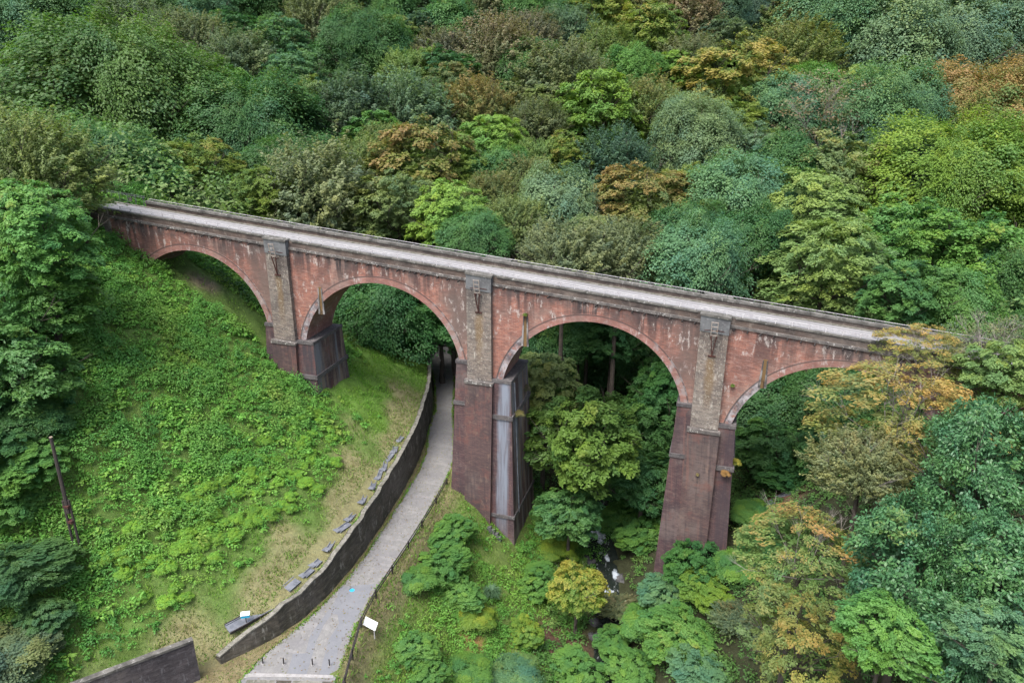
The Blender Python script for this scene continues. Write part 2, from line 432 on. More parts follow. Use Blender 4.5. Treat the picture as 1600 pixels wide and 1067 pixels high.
# every tree and bush: label | crown | foliage tone | share of turned leaves | crown centre x, y, z | radius (metres); the dark tree under the huge round one is added for that crown's shaded underside
TREE_TABLE = """
huge round dark green tree standing over the left end of the viaduct|R1|dgy|0|-82.4|47.0|11.0|15.0
dense bluish green round tree right of the huge dark round tree|R2|dg|0|-58.2|49.6|7.5|9.6
layered tree with rust tinged sprays between the two big round trees beside the deck|L1|yg|.2|-55.9|29.5|4.6|5.9
low yellowish green tree touching the far railing below the rust tinged sprays|L2|yg|.1|-57.0|26.2|5.2|4.5
dull grey green tree filling the gap left of the huge round tree|F1|gr|0|-105.9|53.1|15.7|8.8
bluish green tree in the far upper left corner of the forest|R3|bg|0|-131.5|73.7|25.4|10.2
mid green tree at the top edge beside the upper left corner|R1|mg|0|-126.6|84.7|28.8|9.8
soft grey green tree on the skyline just above the huge round tree|F2|gr|.05|-112.3|84.4|27.1|8.4
drab feathery tree up the slope right of the huge round tree|F1|br|0.09|-93.2|80.7|22.9|8.0
bright bluish tree at the top edge of the forest, third from the upper left corner|R2|bg|0|-104.7|98.2|31.0|7.9
small dark tree tucked under the bright bluish tree at the top edge|L1|dg|0|-91.6|91.7|26.5|5.8
pale feathery tree up the slope above the dense bluish green round tree|F2|gr|.1|-80.0|76.8|20.0|6.9
light teal tree with loose sprays near the top of the left forest|L3|bg|0|-78.8|91.0|23.7|7.2
greyish twiggy tree on the top edge left of the slender dark tree|F1|br|0.13|-78.5|108.6|30.8|8.0
teal layered tree below the slender dark tree's left side|L1|bg|0|-66.6|75.8|17.3|6.8
tall slender dark green tree on the upper slope above the left forest|R2|dg|0|-58.4|92.4|22.4|8.1
yellowish tree peeping out behind the tall slender dark tree's right side|L2|ol|.2|-56.4|103.3|24.8|6.5
small mid green tree at the very top, right of the slender dark tree|R3|mg|0|-65.3|120.2|32.8|6.4
very dark bluish conical tree among paler crowns near the top edge|L3|dkb|0|-52.1|109.3|27.8|4.5
grey purple leafless looking tree below the very dark conical tree|F2|pu|.1|-43.1|97.7|21.8|6.2
rounded mid green tree beside the grey purple one near the top|R1|mg|0|-47.9|114.9|28.6|6.7
brown topped tree at the top edge above the wide brownish dome|F1|br|0.42|-44.3|126.8|32.6|7.7
wide brownish dome shaped tree high on the middle slope|F1|brg|0.47|-31.1|101.6|21.1|9.9
dark green layered tree left of the wide brownish dome|L1|dg|0|-38.9|88.6|18.2|6.1
small rust olive tree below the wide brownish dome|L2|rs|0.26|-34.9|83.1|15.8|5.2
olive and yellow layered tree right of the dense bluish green round tree|L3|ol|.1|-55.8|62.9|11.9|6.5
broad dark feathery tree in the middle of the left forest|F2|dkf|0|-46.7|63.1|10.5|8.7
large soft bluish green dome right of the broad dark feathery tree|F1|bgf|0|-37.0|66.8|10.5|8.8
tawny olive tree behind the yellow green dome in mid forest|F2|ol|.5|-27.4|75.8|11.9|6.6
light yellow green dome with pale ledges of leaves in mid forest|L2|lg|.05|-18.9|61.6|6.5|6.2
dark low tree in the gap under the light yellow green dome|R3|mg|0|-13.4|51.1|3.5|4.1
wide orange rust maple behind the viaduct above its second arch|L1|or|0.43|-26.4|47.7|4.6|8.9
broad grey olive willowy tree against the far railing above the second pier gap|F2|gro|.08|-34.8|28.4|2.4|8.3
olive tree rising between the grey willowy tree and the orange maple|F1|ol|.1|-35.1|43.6|4.1|5.3
pale olive tree touching the far railing below the orange maple|L3|olg|.15|-22.3|29.4|1.4|5.5
bright light green tree with tiered fans above the third arch's left haunch|L2|lg|0|-13.7|27.4|0.6|5.3
rusty olive tree right of the bright tiered fans|F1|rs|0.23|-11.8|38.2|1.2|4.5
dark green tree peeping over the parapet right of the bright tiered fans|R2|mg|0|-7.5|20.3|-0.5|3.5
gap filling dark tree behind the grey willowy tree|R3|dg|0|-47.2|39.7|4.0|5.1
small mid green tree at the top edge right of the brown topped tree|R2|mg|0|-30.7|130.5|31.5|7.7
brownish purple tree up the slope right of the wide brownish dome|F1|pu|.3|-27.4|113.3|25.1|7.1
feathery bluish green tree standing in a line below the top edge|F2|bgf|0|-20.7|122.1|27.3|6.7
golden olive tree at the top edge left of the russet crowns|L1|go|0.26|-15.8|137.5|32.4|8.4
large grey brown feathery dome on the middle slope|F1|brg|0.21|-14.2|95.7|16.3|9.6
wide russet brown tree at the top edge in the centre right|F2|rs|0.40|-5.5|144.2|33.6|9.5
gold tinted layered tree below the russet crown near the top|L3|go|0.30|-1.3|127.6|26.3|9.5
pinkish russet tree at the top edge right of the gold tinted tree|F1|pk|0.47|7.2|144.5|31.3|8.8
dark bluish tree in the notch at the top edge right of the pinkish tree|R1|dkb|0|18.8|153.0|32.6|8.0
grey green layered tree under the pinkish russet tree|L1|gr|.1|15.6|135.0|26.2|6.5
olive grey tree left of the gold tinted tree|F2|ol|.15|-8.7|114.8|22.4|7.0
muted grey tree with pink tips below the gold tinted tree|F1|br|0.26|9.8|117.7|20.3|6.9
small vivid green spray tree in the middle of the olive crowns|L2|lg|0|7.0|112.2|19.0|4.8
bright green fan tree on the middle slope left of centre right|L2|yg2|0|-4.9|84.8|11.4|9.2
soft olive rust dome right of the bright green fan tree|F2|ol|.3|3.9|89.2|11.4|7.1
large golden yellow maple on the right middle slope|L1|go|0.49|19.3|109.4|16.2|11.8
sage green billowing tree under the golden maple|R3|sg|0|14.3|77.8|6.2|8.4
dark blue green dense tree at the heart of the middle slope|F1|dkb|0|2.3|62.3|3.9|7.1
yellow green layered tree left of the dark blue green dense tree|L3|yg|.2|-5.6|61.0|4.3|5.6
thin brownish tree with bare tips left of the bright green fan tree|F2|br|0.17|-14.4|75.1|9.4|5.5
large orange maple close behind the deck above the third arch|L1|or2|0.49|9.0|48.7|0.6|6.8
gold and green maple at the right shoulder of the orange one|L3|go|0.23|14.8|56.3|0.9|5.1
light grey green round tree behind the deck left of the orange maple|R2|sg|0|-2.0|38.6|0.4|5.9
tawny tree above the light grey green round tree|F1|rs|0.20|-9.5|49.2|2.5|4.4
pale green feathery tree right of the tawny one|F2|lgf|.05|-10.2|59.7|4.7|3.9
light teal bushy tree right of the gold and green maple|R1|bgl|0|22.6|53.5|-0.4|7.4
grey ledged tree above the light teal bushy tree|L1|sg|.1|26.3|80.1|4.8|6.5
dark tree in the hollow right of the orange maple's foot|R3|dg|0|17.5|38.9|-1.7|4.6
olive grey tree pressed against the parapet left of the third pier|F1|olg|.05|-5.0|28.6|-0.3|4.4
long grey olive thicket tree along the far railing above the third arch|F2|gro|.05|4.0|18.0|-1.4|4.9
second grey olive thicket tree along the far railing nearer the third pier|F1|gro|.1|9.8|22.7|-1.8|5.1
deep green dense tree behind the deck left of the third pier|R2|bgl|0|19.0|24.1|-2.3|5.3
bright teal broad tree at the top edge of the right slope|R1|bg|0|43.3|151.3|28.1|14.7
rust gold tree left of the bright teal broad tree|F1|rg|.28|31.2|131.0|21.3|9.8
tawny tree at the top edge left of the bright teal broad tree|F2|ol|.4|28.7|154.0|31.4|8.9
huge grey teal billowing tree filling the upper right slope|R3|sg2|0|60.5|144.1|21.6|15.8
grey teal tree in the top right corner of the forest|R2|sg2|0|79.6|162.5|25.1|15.5
bluish tree on the top edge between the two grey teal giants|R1|bg|0|74.7|182.6|35.0|12.2
grey purple sprays of a thinning tree at the right edge below the corner tree|F2|pu|.2|80.6|141.2|16.7|8.2
mid teal tree below the huge grey teal billowing tree|R3|bg|0|50.0|106.3|9.4|10.3
half bare reddish tree with pale branches on the right slope|B1|pk|0.40|37.2|100.9|9.9|9.5
dark tree in the hollow beneath the half bare reddish tree|R1|dg|0|30.7|74.7|2.5|6.2
olive layered tree below the half bare reddish tree|L3|olg|.2|38.4|76.1|2.1|8.2
dark blue green tree between the olive layered tree and the yellow topped trees|R2|dkb|0|50.5|86.7|2.6|7.2
yellow topped green tree high on the right edge|R2|yg|.4|67.8|112.9|8.7|11.5
broad yellow green tree below the yellow topped one|R1|yg2|0|55.7|79.0|0.7|10.9
deep green tree at the right edge beside the broad yellow green one|R3|mg|0|69.6|89.4|0.4|8.9
light olive green tree behind the deck above the third pier|L2|lgo|0|33.4|53.2|-1.2|8.0
dark shadowed tree left of the light olive green tree|R2|dg|0|26.1|35.6|-2.5|5.2
light green leafy tree against the far railing above the fourth arch|L2|lgo|.05|34.0|31.8|-3.1|6.6
green fan shaped tree behind the deck right of the light leafy tree|L3|mg2|.05|46.2|46.4|-3.7|8.1
spreading green tree with flat sprays near the right end of the deck|L1|mg2|.1|53.4|44.6|-4.3|7.8
low dark green tree close to the deck's right end|L3|mg|0|42.0|23.8|-3.9|4.4
dark green tree in the right margin above the deck's end|R3|dg|0|56.8|37.5|-5.8|5.2
dark green broad tree framed by the second arch|R2|mgd|0|-20.5|19.7|-11.4|5.6
dark green tree with drooping ledges over the lane beyond the second arch|L1|mgd|0|-14.3|24.3|-12.9|5.8
dark tree at the left inside the second arch|L3|mgd|0|-26.3|21.5|-10.7|3.8
yellowing green tree beside the second pier's right face, framed by the third arch|L1|yg3|.12|8.7|6.2|-17.1|5.8
olive crowned tree just right of the second pier below the arch|L1|olg|.1|4.0|10.5|-13.8|3.9
dark tree at the top left inside the third arch|R1|dg|0|-0.1|38.0|-20.2|5.2
olive tipped dark tree at the top right inside the third arch|F1|dgf|.1|13.1|35.9|-18.7|5.1
dark tree in the middle of the third arch behind the yellowing tree|R3|dg|0|8.0|35.9|-20.5|5.2
dark green tree low against the third pier's left face|L1|mg|0|14.9|19.5|-22.0|4.9
mid green tree above the stream left of the third pier|L3|mg|0|15.9|10.0|-24.3|4.2
green tree overhanging the stream below the yellowing tree|L2|mg|.05|9.3|1.3|-24.4|2.8
dark tree at the upper left inside the fourth arch|R2|dg|0|30.0|20.9|-18.6|4.7
dark tree deep in the shade of the fourth arch|R1|dg|0|35.5|19.1|-16.2|4.2
green bushy tree on the far bank inside the fourth arch|L1|mg|0|29.8|12.7|-19.5|3.9
leafy tree under the fourth arch next to the orange foreground maple|L2|mg|.02|34.0|9.6|-16.5|3.0
tan olive feathery tree hiding the left end of the deck|F1|ta|.12|-46.1|-5.4|9.9|6.0
light green layered tree on the left margin below the tan olive tree|L2|lgt|.12|-34.3|-16.6|6.2|4.6
green layered tree on the left margin with grey tips|L1|mg2|.08|-35.3|-18.0|0.6|4.5
dark green ledged tree low on the left margin|L3|mg|.02|-32.5|-23.2|-3.6|4.2
large orange olive maple leaning across the right end of the viaduct|L1|or3|0.46|36.0|-9.4|-3.9|4.9
orange olive maple bough reaching over the deck's right end|L3|or3|0.40|38.3|-1.2|-1.8|2.5
leafless grey brown tree at the right end of the deck|B2|br|0.17|44.2|2.5|-2.4|3.5
pale green tree by the right abutment below the leafless tree|L2|lgo|.1|43.9|-3.2|-2.5|3.3
pinkish olive tree under the large orange olive maple|F2|pko|0.23|33.2|-13.5|-6.6|3.0
pink and orange maple in the lower right beside the glossy tree|L1|pko2|.36|29.5|-18.6|-10.9|3.5
tawny olive maple at the bottom edge below the pink and orange maple|L3|ota|0.36|29.4|-24.2|-13.8|3.3
tall glossy large leaved tree on the right margin below the viaduct's end|G1|gb|0|39.2|-17.3|-3.7|4.2
glossy large leaved tree with rounded top right of the pink and orange maple|G2|gb|0|35.1|-22.3|-7.6|4.0
glossy large leaved tree in the lower right margin|G1|gb|.02|39.1|-24.0|-6.4|3.5
glossy large leaved tree in the bottom right corner|G2|gb|0|37.1|-27.9|-9.3|3.4
bright green soft sprayed tree in front of the glossy trees at the bottom|L2|lgt|0|32.9|-27.9|-8.9|2.2
teal feathery sprays of a tree at the bottom right edge|L3|bgl|0|37.3|-30.1|-6.5|1.9
small yellow gold maple beside the stream in front of the second pier|L1|ye|.5|12.1|-7.4|-26.0|2.2
tree on the crest cut by the upper left corner|R2|mg|0|-144.1|90.9|36.7|10.8
tree on the crest cut by the top edge above the huge round tree|R1|bg|0|-122.8|103.1|38.2|11.1
tree on the crest cut by the top edge left of the left slender tree|R3|mg|0|-98.4|112.8|38.1|11.2
tree on the crest cut by the top edge above the slender dark tree|R1|bg|0|-76.0|124.5|39.5|11.5
tree on the crest cut by the top edge left of the brown topped tree|R2|gr|0|-56.4|132.6|39.5|9.9
tree on the crest cut by the top edge right of the brown topped tree|R3|ol|0|-39.5|139.6|39.5|10.0
tree on the crest cut by the top edge left of the russet crowns|R1|mg|0|-24.3|147.9|40.6|11.2
tree on the crest cut by the top edge above the russet crowns|F1|br|0.26|-2.2|159.4|41.8|11.4
tree on the crest cut by the top edge above the dark notch|R1|bg|0|15.8|170.0|42.4|12.4
tree on the crest cut by the top edge left of the bright teal tree|R2|mg|0|32.8|175.5|42.5|12.4
tree on the crest cut by the top edge above the bright teal tree|R3|bg|0|55.4|190.4|45.8|14.6
tree on the crest cut by the upper right corner|R1|mg|0|92.0|207.3|46.1|14.9
dark tree standing in the shade under the huge round tree by the deck's left end|R2|dg|0|-59.7|20.5|5.3|5.6
dull green tree between the tan olive tree and the huge round tree|L1|mg|.05|-77.4|29.8|7.5|5.8
olive green tree in the gap right of the thin brownish tree|L1|olg|0|-15.4|88.3|12.8|5.4
mid green tree between the wide brownish dome and the grey brown feathery dome|R1|mg|0|-22.4|98.9|18.2|6.3
pale green tree between the tall slender tree and the wide brownish dome|F2|lgf|0|-45.4|86.0|17.4|6.1
soft green tree left of the large soft bluish dome|L2|mg2|0|-38.7|56.8|7.8|5.2
light olive tree under the large soft bluish dome|F1|olg|0|-35.4|52.5|6.6|4.3
yellow green tree in the gap below the light yellow green dome|L1|yg|0|-18.2|48.5|3.6|4.3
mid green tree above the bright green fan tree|R2|mg2|0|-2.2|105.2|17.3|6.4
yellowish green tree between the golden maple and the sage green tree|L3|yg|0|19.8|90.3|8.9|6.0
teal green tree left of the half bare reddish tree|R1|bgl|0|29.5|103.2|11.3|6.6
light green tree right of the half bare reddish tree|L2|lgo|0|45.9|119.4|14.0|7.2
mid green tree under the rust gold tree|R3|mg2|0|34.9|116.8|14.7|6.1
pale grey green tree left of the drab feathery tree|F1|gr|0|-102.2|81.2|24.8|6.5
light green tree between the drab feathery tree and the teal loose sprayed tree|L1|mg2|0|-75.7|65.8|14.7|5.3
green tree at the deck edge between the dense round tree and the grey willowy tree|L3|yg|0|-40.1|23.7|3.0|4.1
tall olive tree right of the broad yellow green tree|F1|olg|0|71.9|109.4|5.8|6.6
green tree in front of the spreading tree near the deck's right end|R1|mg2|0|46.8|25.0|-4.7|3.6
bright olive tree between the two grey olive thickets and the railing|L2|olg|0|5.2|29.0|-1.4|3.7
tall dark tree behind the upper left of the third arch's opening|R3|dg|0|4.6|26.2|-14.0|4.2
dark leafy tree at the crown of the third arch's opening|L1|dg|0|9.0|25.6|-13.3|3.8
dark tree beyond the third arch beside the second pier|R1|dg|0|-0.1|24.2|-15.6|3.9
dark tree filling the right half of the third arch|L2|mgd|0|16.0|24.5|-18.7|3.9
dark green tree closing the view behind the viaduct's left end|R2|dg|0|-58.5|15.5|6.4|5.1
mid green tree beside the far parapet near the viaduct's left end|L2|mg|.03|-51.5|16.3|4.5|3.9
dark green leafy bush climbing the foot of the third pier|S1|mgd|0|22.6|-2.2|-25.0|3.87
bluish leafy bush left of the third pier's foot|S2|bgl|0|20.3|-5.0|-27.6|2.82
dark bush right of the third pier's foot|S3|mg2|0|26.3|-3.9|-23.7|2.38
yellow speckled green bush in front of the third pier's foot|S1|yg2|.1|23.7|-5.8|-25.5|2.85
broad green bush with pinkish specks in the bottom middle|S2|mg2|.12|22.0|-10.5|-27.5|3.63
light green vine covered mound left of the pink specked bush|S3|lgt|.05|18.9|-7.3|-29.4|2.78
blue green bush on the bottom edge right of the middle|S1|bgl|0|23.8|-13.7|-27.5|2.69
pale grey dry bush with bare twigs beside the tawny maple|F2|gr|.2|26.6|-10.2|-24.7|2.31
bare brown twiggy bush beside the lower cascade|F2|br|.3|15.7|-4.1|-31.0|2.18
second green mound on the bottom edge in the middle|S2|mg2|0|18.2|-12.3|-30.8|2.63
green bush on the bottom edge below the bare earth bank|S1|mg2|0|13.7|-13.1|-31.7|2.78
bluish green bush on the bottom edge below the pampas tuft|S3|bgl|0|8.6|-17.1|-29.5|2.76
yellowish bush at the edge of the bare earth bank|S2|yg2|.2|8.2|-11.4|-29.8|1.91
green leafy bush left of the yellow gold maple|S1|mg2|.05|7.5|-4.1|-29.8|2.50
light green bush above the yellow gold maple|S3|yg2|.05|7.8|2.0|-29.6|2.53
dark green weed clump below the second pier on the grassy bank|S2|mg2|0|-0.8|-7.0|-23.8|2.54
long dark green weed clump in the middle of the grassy bank|S1|mg2|0|-0.2|-11.3|-24.4|2.65
green weed clump beside the fence on the grassy bank|S3|mg2|0|-1.4|-14.4|-23.7|1.97
dark green weed clump left of the pampas tuft|S2|mg2|0|2.2|-12.5|-26.1|2.37
yellow tipped weed clump in the middle of the lower bank|S3|yg2|.1|4.1|-13.4|-27.4|1.99
dark green weed clump on the lower bank near the white board|S1|mg2|0|1.4|-20.8|-25.3|1.90
green weed clump at the bottom edge right of the road fence|S2|mg2|0|3.1|-22.2|-26.3|1.86
dark green weed clump at the bottom edge under the lower bank|S3|mg2|0|5.4|-18.9|-27.9|2.05
leafy bush on the stream bank left of the third pier|S1|mg2|.02|16.8|6.3|-29.4|3.15
small dark bush above the upper cascade|S2|mg2|0|13.6|10.8|-30.4|2.89
green bush at the right face of the second pier's foot|S3|mg2|0|5.5|5.5|-28.2|2.19
feathery light green bush by the second pier's right face|S1|mg2|0|-0.1|22.0|-25.6|2.59
green leafy bush below the orange maple inside the fourth arch|S2|mgd|0|28.2|-2.3|-22.2|2.40
light green bush between the third pier and the pink orange maple|S3|mg2|0|27.5|4.2|-22.9|2.22
bright green bush under the fourth arch at the big maple's edge|S1|mgd|0|30.7|8.8|-20.9|2.71
olive green bush on the left margin below the wooden pole|S2|dgf|0|-21.5|-33.5|-17.5|2.20
dark green bush at the foot of the left margin trees|S3|dg|0|-29.0|-23.9|-7.7|2.40
dark green bush on the left margin beside the wooden pole|S1|mg2|0|-27.5|-29.2|-12.3|2.16
grey leaved bush near the bottom of the left margin|S2|gr|0|-20.4|-36.0|-18.4|2.29
green bush under the left margin trees above the pole|S1|mg2|0|-32.4|-18.4|-4.8|2.25
low green bush by the left end of the viaduct under the light layered tree|S3|mg2|0|-39.3|-9.2|0.4|2.16
big dark bush at the left edge above the wooden pole|S2|dg|0|-30.0|-27.1|-8.3|3.52
big olive dark bush in the lower left margin|S1|dgf|.1|-24.6|-32.9|-14.9|3.72
big grey green bush filling the bottom left corner|S3|gr|0|-21.5|-37.3|-17.7|3.45
thick dark bush left of the wooden pole's top|S1|mg2|0|-28.3|-27.6|-10.2|2.80
dark weedy bush under the layered trees on the left margin|S3|dg|0|-30.3|-24.4|-6.8|3.11
broad dark bush covering the trunks at the left margin|S2|mg2|0|-27.9|-26.3|-9.6|2.94
leafy bush overhanging the dark water below the lower cascade|S1|mg2|.03|16.0|-8.3|-31.6|2.19
"""

# ------------------------------------------------------------------ the ground
TREES = []
for _row in TREE_TABLE.strip().split('\n'):
    _q = _row.split('|')
    TREES.append((_q[0], _q[1], _q[2], float(_q[3])) + tuple(float(k) for k in _q[4:]))
TREE_XYZR = [t[4:8] for t in TREES]

WALL_Y = np.array([-60., -40, -29.1, -26.9, -24.6, -21.6, -18.8, -16.3, -13.1, -8.8, -4.1, .6, 5.5, 12.9, 16.8, 19.5, 25.5, 30.1, 45, 70, 300])
WALL_X = np.array([-22., -16.5, -10.48, -8.96, -7.75, -7.1, -6.86, -6.76, -6.87, -7.21, -7.72, -8.33, -9.28, -11.34, -12.57, -13.85, -16.78, -19.13, -28, -38, -120])
TOP_Z = np.array([-22., -22., -22., -21.1, -20.45, -20.35, -20.1, -19.6, -19.4, -19.15, -18.85, -18.6, -18.5, -18.3, -18.2, -18., -17.8, -17.6, -17, -16, -10])


def wall_x(y):
    # piecewise linear, rounded by averaging shifted copies
    y = np.asarray(y, float)
    return sum(np.interp(y + d, WALL_Y, WALL_X) for d in (-1.6, -.8, 0, .8, 1.6)) / 5


def wall_top(y):
    return np.interp(y, WALL_Y, TOP_Z)


ROAD_Z = -22.5
LW_Y = np.array([-32., -30.3, -29.1, -27.3, -24.9, -21.7, -17.9, -14, -9.7, -4.8, .9, 5.25, 10.5, 16.1, 23.7, 30.2, 45, 62])
LW_L = np.array([-8.5, -8.15, -8.1, -7.95, -7.3, -6.7, -6.3, -6.35, -6.65, -7.1, -7.7, -8.6, -10.6, -11.9, -15.2, -18.6, -27, -36.5])
LW_R = np.array([-.5, -.9, -1.25, -1.7, -2.4, -3.0, -3.25, -3.2, -3.3, -3.75, -4.25, -5.2, -7.3, -9.6, -12.3, -14.9, -22.5, -32])
CTRL = np.array([
    (-3.2, -30, -22.6), (-3, -22, -22.6), (-4, -12, -22.6), (-4.5, -4, -22.6), (-3.2, 0, -22.6), (-5, 6, -22.6), (-9, 16, -22.6), (-14.5, 30, -22.5),
    (-22, 45, -22), (-33, 68, -20), (0.5, -1.5, -24.9), (-1.4, -1.3, -22.9), (1.4, -1.3, -25.6), (4.2, -1.6, -28.6), (4.2, 7, -28.2), (0, 8, -25.6), (2, -9, -27.2), (1.5, -18, -26.6),
    (1, -28, -25.6), (-6.5, -36, -22.7), (-9, -44, -22.8), (3, -36, -26.5), (-1, -45, -25), (8, -12, -30.3), (7.5, -22, -29.6), (8, 3, -30.8),
    (9, -34, -29.5), (10, -45, -29.5), (14.8, -2, -32.4), (15.8, -8, -32.8), (16.5, -16, -33.4), (17.5, -30, -34.3), (18, -45, -35), (11.5, 7, -32),
    (10.3, 15.5, -31.5), (8.5, 25, -31), (4, 55, -28), (0, 75, -26), (19, -3, -29), (22, -2.2, -26.8), (22, 8, -28), (26, -2, -25),
    (21, -12, -30), (24, -20, -30), (32, 0, -20), (41, 0, -12), (47, 0, -6.5), (56, 2, 0), (32, -14, -22), (40, -16, -14),
    (50, -16, -6), (32, -30, -26), (42, -32, -18), (52, -34, -10), (28, -45, -30), (40, -48, -21), (60, -40, -2), (70, 0, 8),
    (32, 14, -22), (29, 22, -25), (20, 22, -28.5), (15, 34, -27.5), (44, 16, -12), (58, 22, -2), (38, 34, -16), (0, 24, -26.5),
    (-6, 40, -24.5), (-12, 60, -22), (-20, 30, -17), (-30, 26, -9), (-40, 24, -2), (-30, 45, -14), (-70, 10, 22), (-60, 26, 3),
    (-110, 260, 95), (-40, 260, 90), (30, 260, 88), (110, 260, 95), (110, 60, 6), (130, 150, 28), (-190, 120, 32), (-150, 60, 16),
    (-180, 260, 105), (150, 260, 105),
])


class Hill:
    # smoothed thin-plate surface through the control points
    def __init__(self, pts, lam):
        P = pts[:, :2] / 50.0
        n = len(P)
        K = self.ker(P, P) + np.diag(lam)
        Q = np.c_[np.ones(n), P]
        A = np.block([[K, Q], [Q.T, np.zeros((3, 3))]])
        w = np.linalg.solve(A, np.r_[pts[:, 2], 0, 0, 0])
        self.P, self.w, self.v = P, w[:n], w[n:]

    @staticmethod
    def ker(A, B):
        d = ((A[:, None, :] - B[None, :, :]) ** 2).sum(2)
        return d * np.log(d + 1e-12) * 0.5

    def __call__(self, x, y):
        x = np.asarray(x, float)
        sh = x.shape
        q = np.c_[np.ravel(x), np.ravel(np.broadcast_to(y, sh))] / 50.0
        out = np.empty(len(q))
        for a in range(0, len(q), 4000):
            s = q[a:a + 4000]
            out[a:a + 4000] = self.ker(s, self.P) @ self.w + self.v[0] + s @ self.v[1:]
        return out.reshape(sh)


def tree_ground(rows):
    # the far hillside is only known from the crowns that stand on it
    return np.array([(x, y, z - r - 6.0) for x, y, z, r in rows if y > 40 and (z > -8)])


FAR = tree_ground(TREE_XYZR)
HILL = Hill(np.r_[CTRL, FAR], np.r_[np.full(len(CTRL), .004), np.full(len(FAR), .12)])


def smooth(a, b, t):
    t = np.clip((t - a) / (b - a), 0, 1)
    return t * t * (3 - 2 * t)


def ground(x, y, side=None):
    """Height of the ground; left of the wall's back edge it is the planted slope, right of it the road and the valley."""
    x = np.asarray(x, float)
    y = np.broadcast_to(np.asarray(y, float), x.shape)
    t = x - wall_x(y)
    right = HILL(x, y)
    d = np.maximum(-t - 0.55, 0)
    left = wall_top(y) - 0.1 + .46 * np.minimum(d, 9.5) + .65 * np.clip(d - 9.5, 0, 31) + .1 * np.maximum(d - 40, 0)
    left = left + 0.25 * np.sin(x * .35 + 1.3 * np.sin(y * .21)) * np.sin(y * .4 + .6) * smooth(1.5, 6, -t)
    w = smooth(22, 44, y)
    left = left * (1 - w) + right * w
    isl = (t < -0.3) if side is None else side
    re = np.interp(y, LW_Y, LW_R)
    road = smooth(re + 1.6, re + .35, x) * (1 - smooth(40, 60, y))
    rt = right * (1 - road) + (ROAD_Z - .06) * road
    return np.where(isl, left, rt)


STREAM = np.array([(6.5, 38), (8.3, 26), (10.2, 16.5), (11.2, 8), (13.4, 2.6), (15.0, -2.2), (16.0, -8), (17, -18), (17.6, -32), (18, -46)])
ST_Z = np.array([-29.2, -30.6, -31.2, -31.7, -32.2, -32.6, -33.1, -33.7, -34.4, -35])


def stream_x(y):
    return np.interp(y, STREAM[::-1, 1], STREAM[::-1, 0])


def soil_z(x, y, side=None):
    """ground with the stream bed cut into it"""
    z = ground(x, y, side)
    d = np.abs(x - stream_x(y)) * smooth(-60, -48, y)
    w = np.exp(-(d / 1.9) ** 2) * (1 - smooth(34, 40, y))
    zb = np.interp(y, STREAM[::-1, 1], ST_Z[::-1]) - .35
    return z * (1 - w) + np.minimum(z, zb) * w


def dry_zone(x, y):
    """1 where the turf is thin and dry: the strip behind the wall"""
    t = -(x - wall_x(y)) - .6
    d = smooth(4.9, 1.6, t + 1.5 * np.sin(x * .9 + y * .5) + .9 * np.sin(y * 1.1)) * (t > -.3)
    return d * smooth(17, 9, y) * smooth(-36, -30, y)


def lawn_zone(x, y):
    """1 where the grass is short: right of the first pier"""
    t = -(x - wall_x(y)) - .6
    return smooth(-1.5, 1.5, y + .35 * (x + 15)) * smooth(-21.5, -19.5, x) * (t > 0) * smooth(34, 26, y)


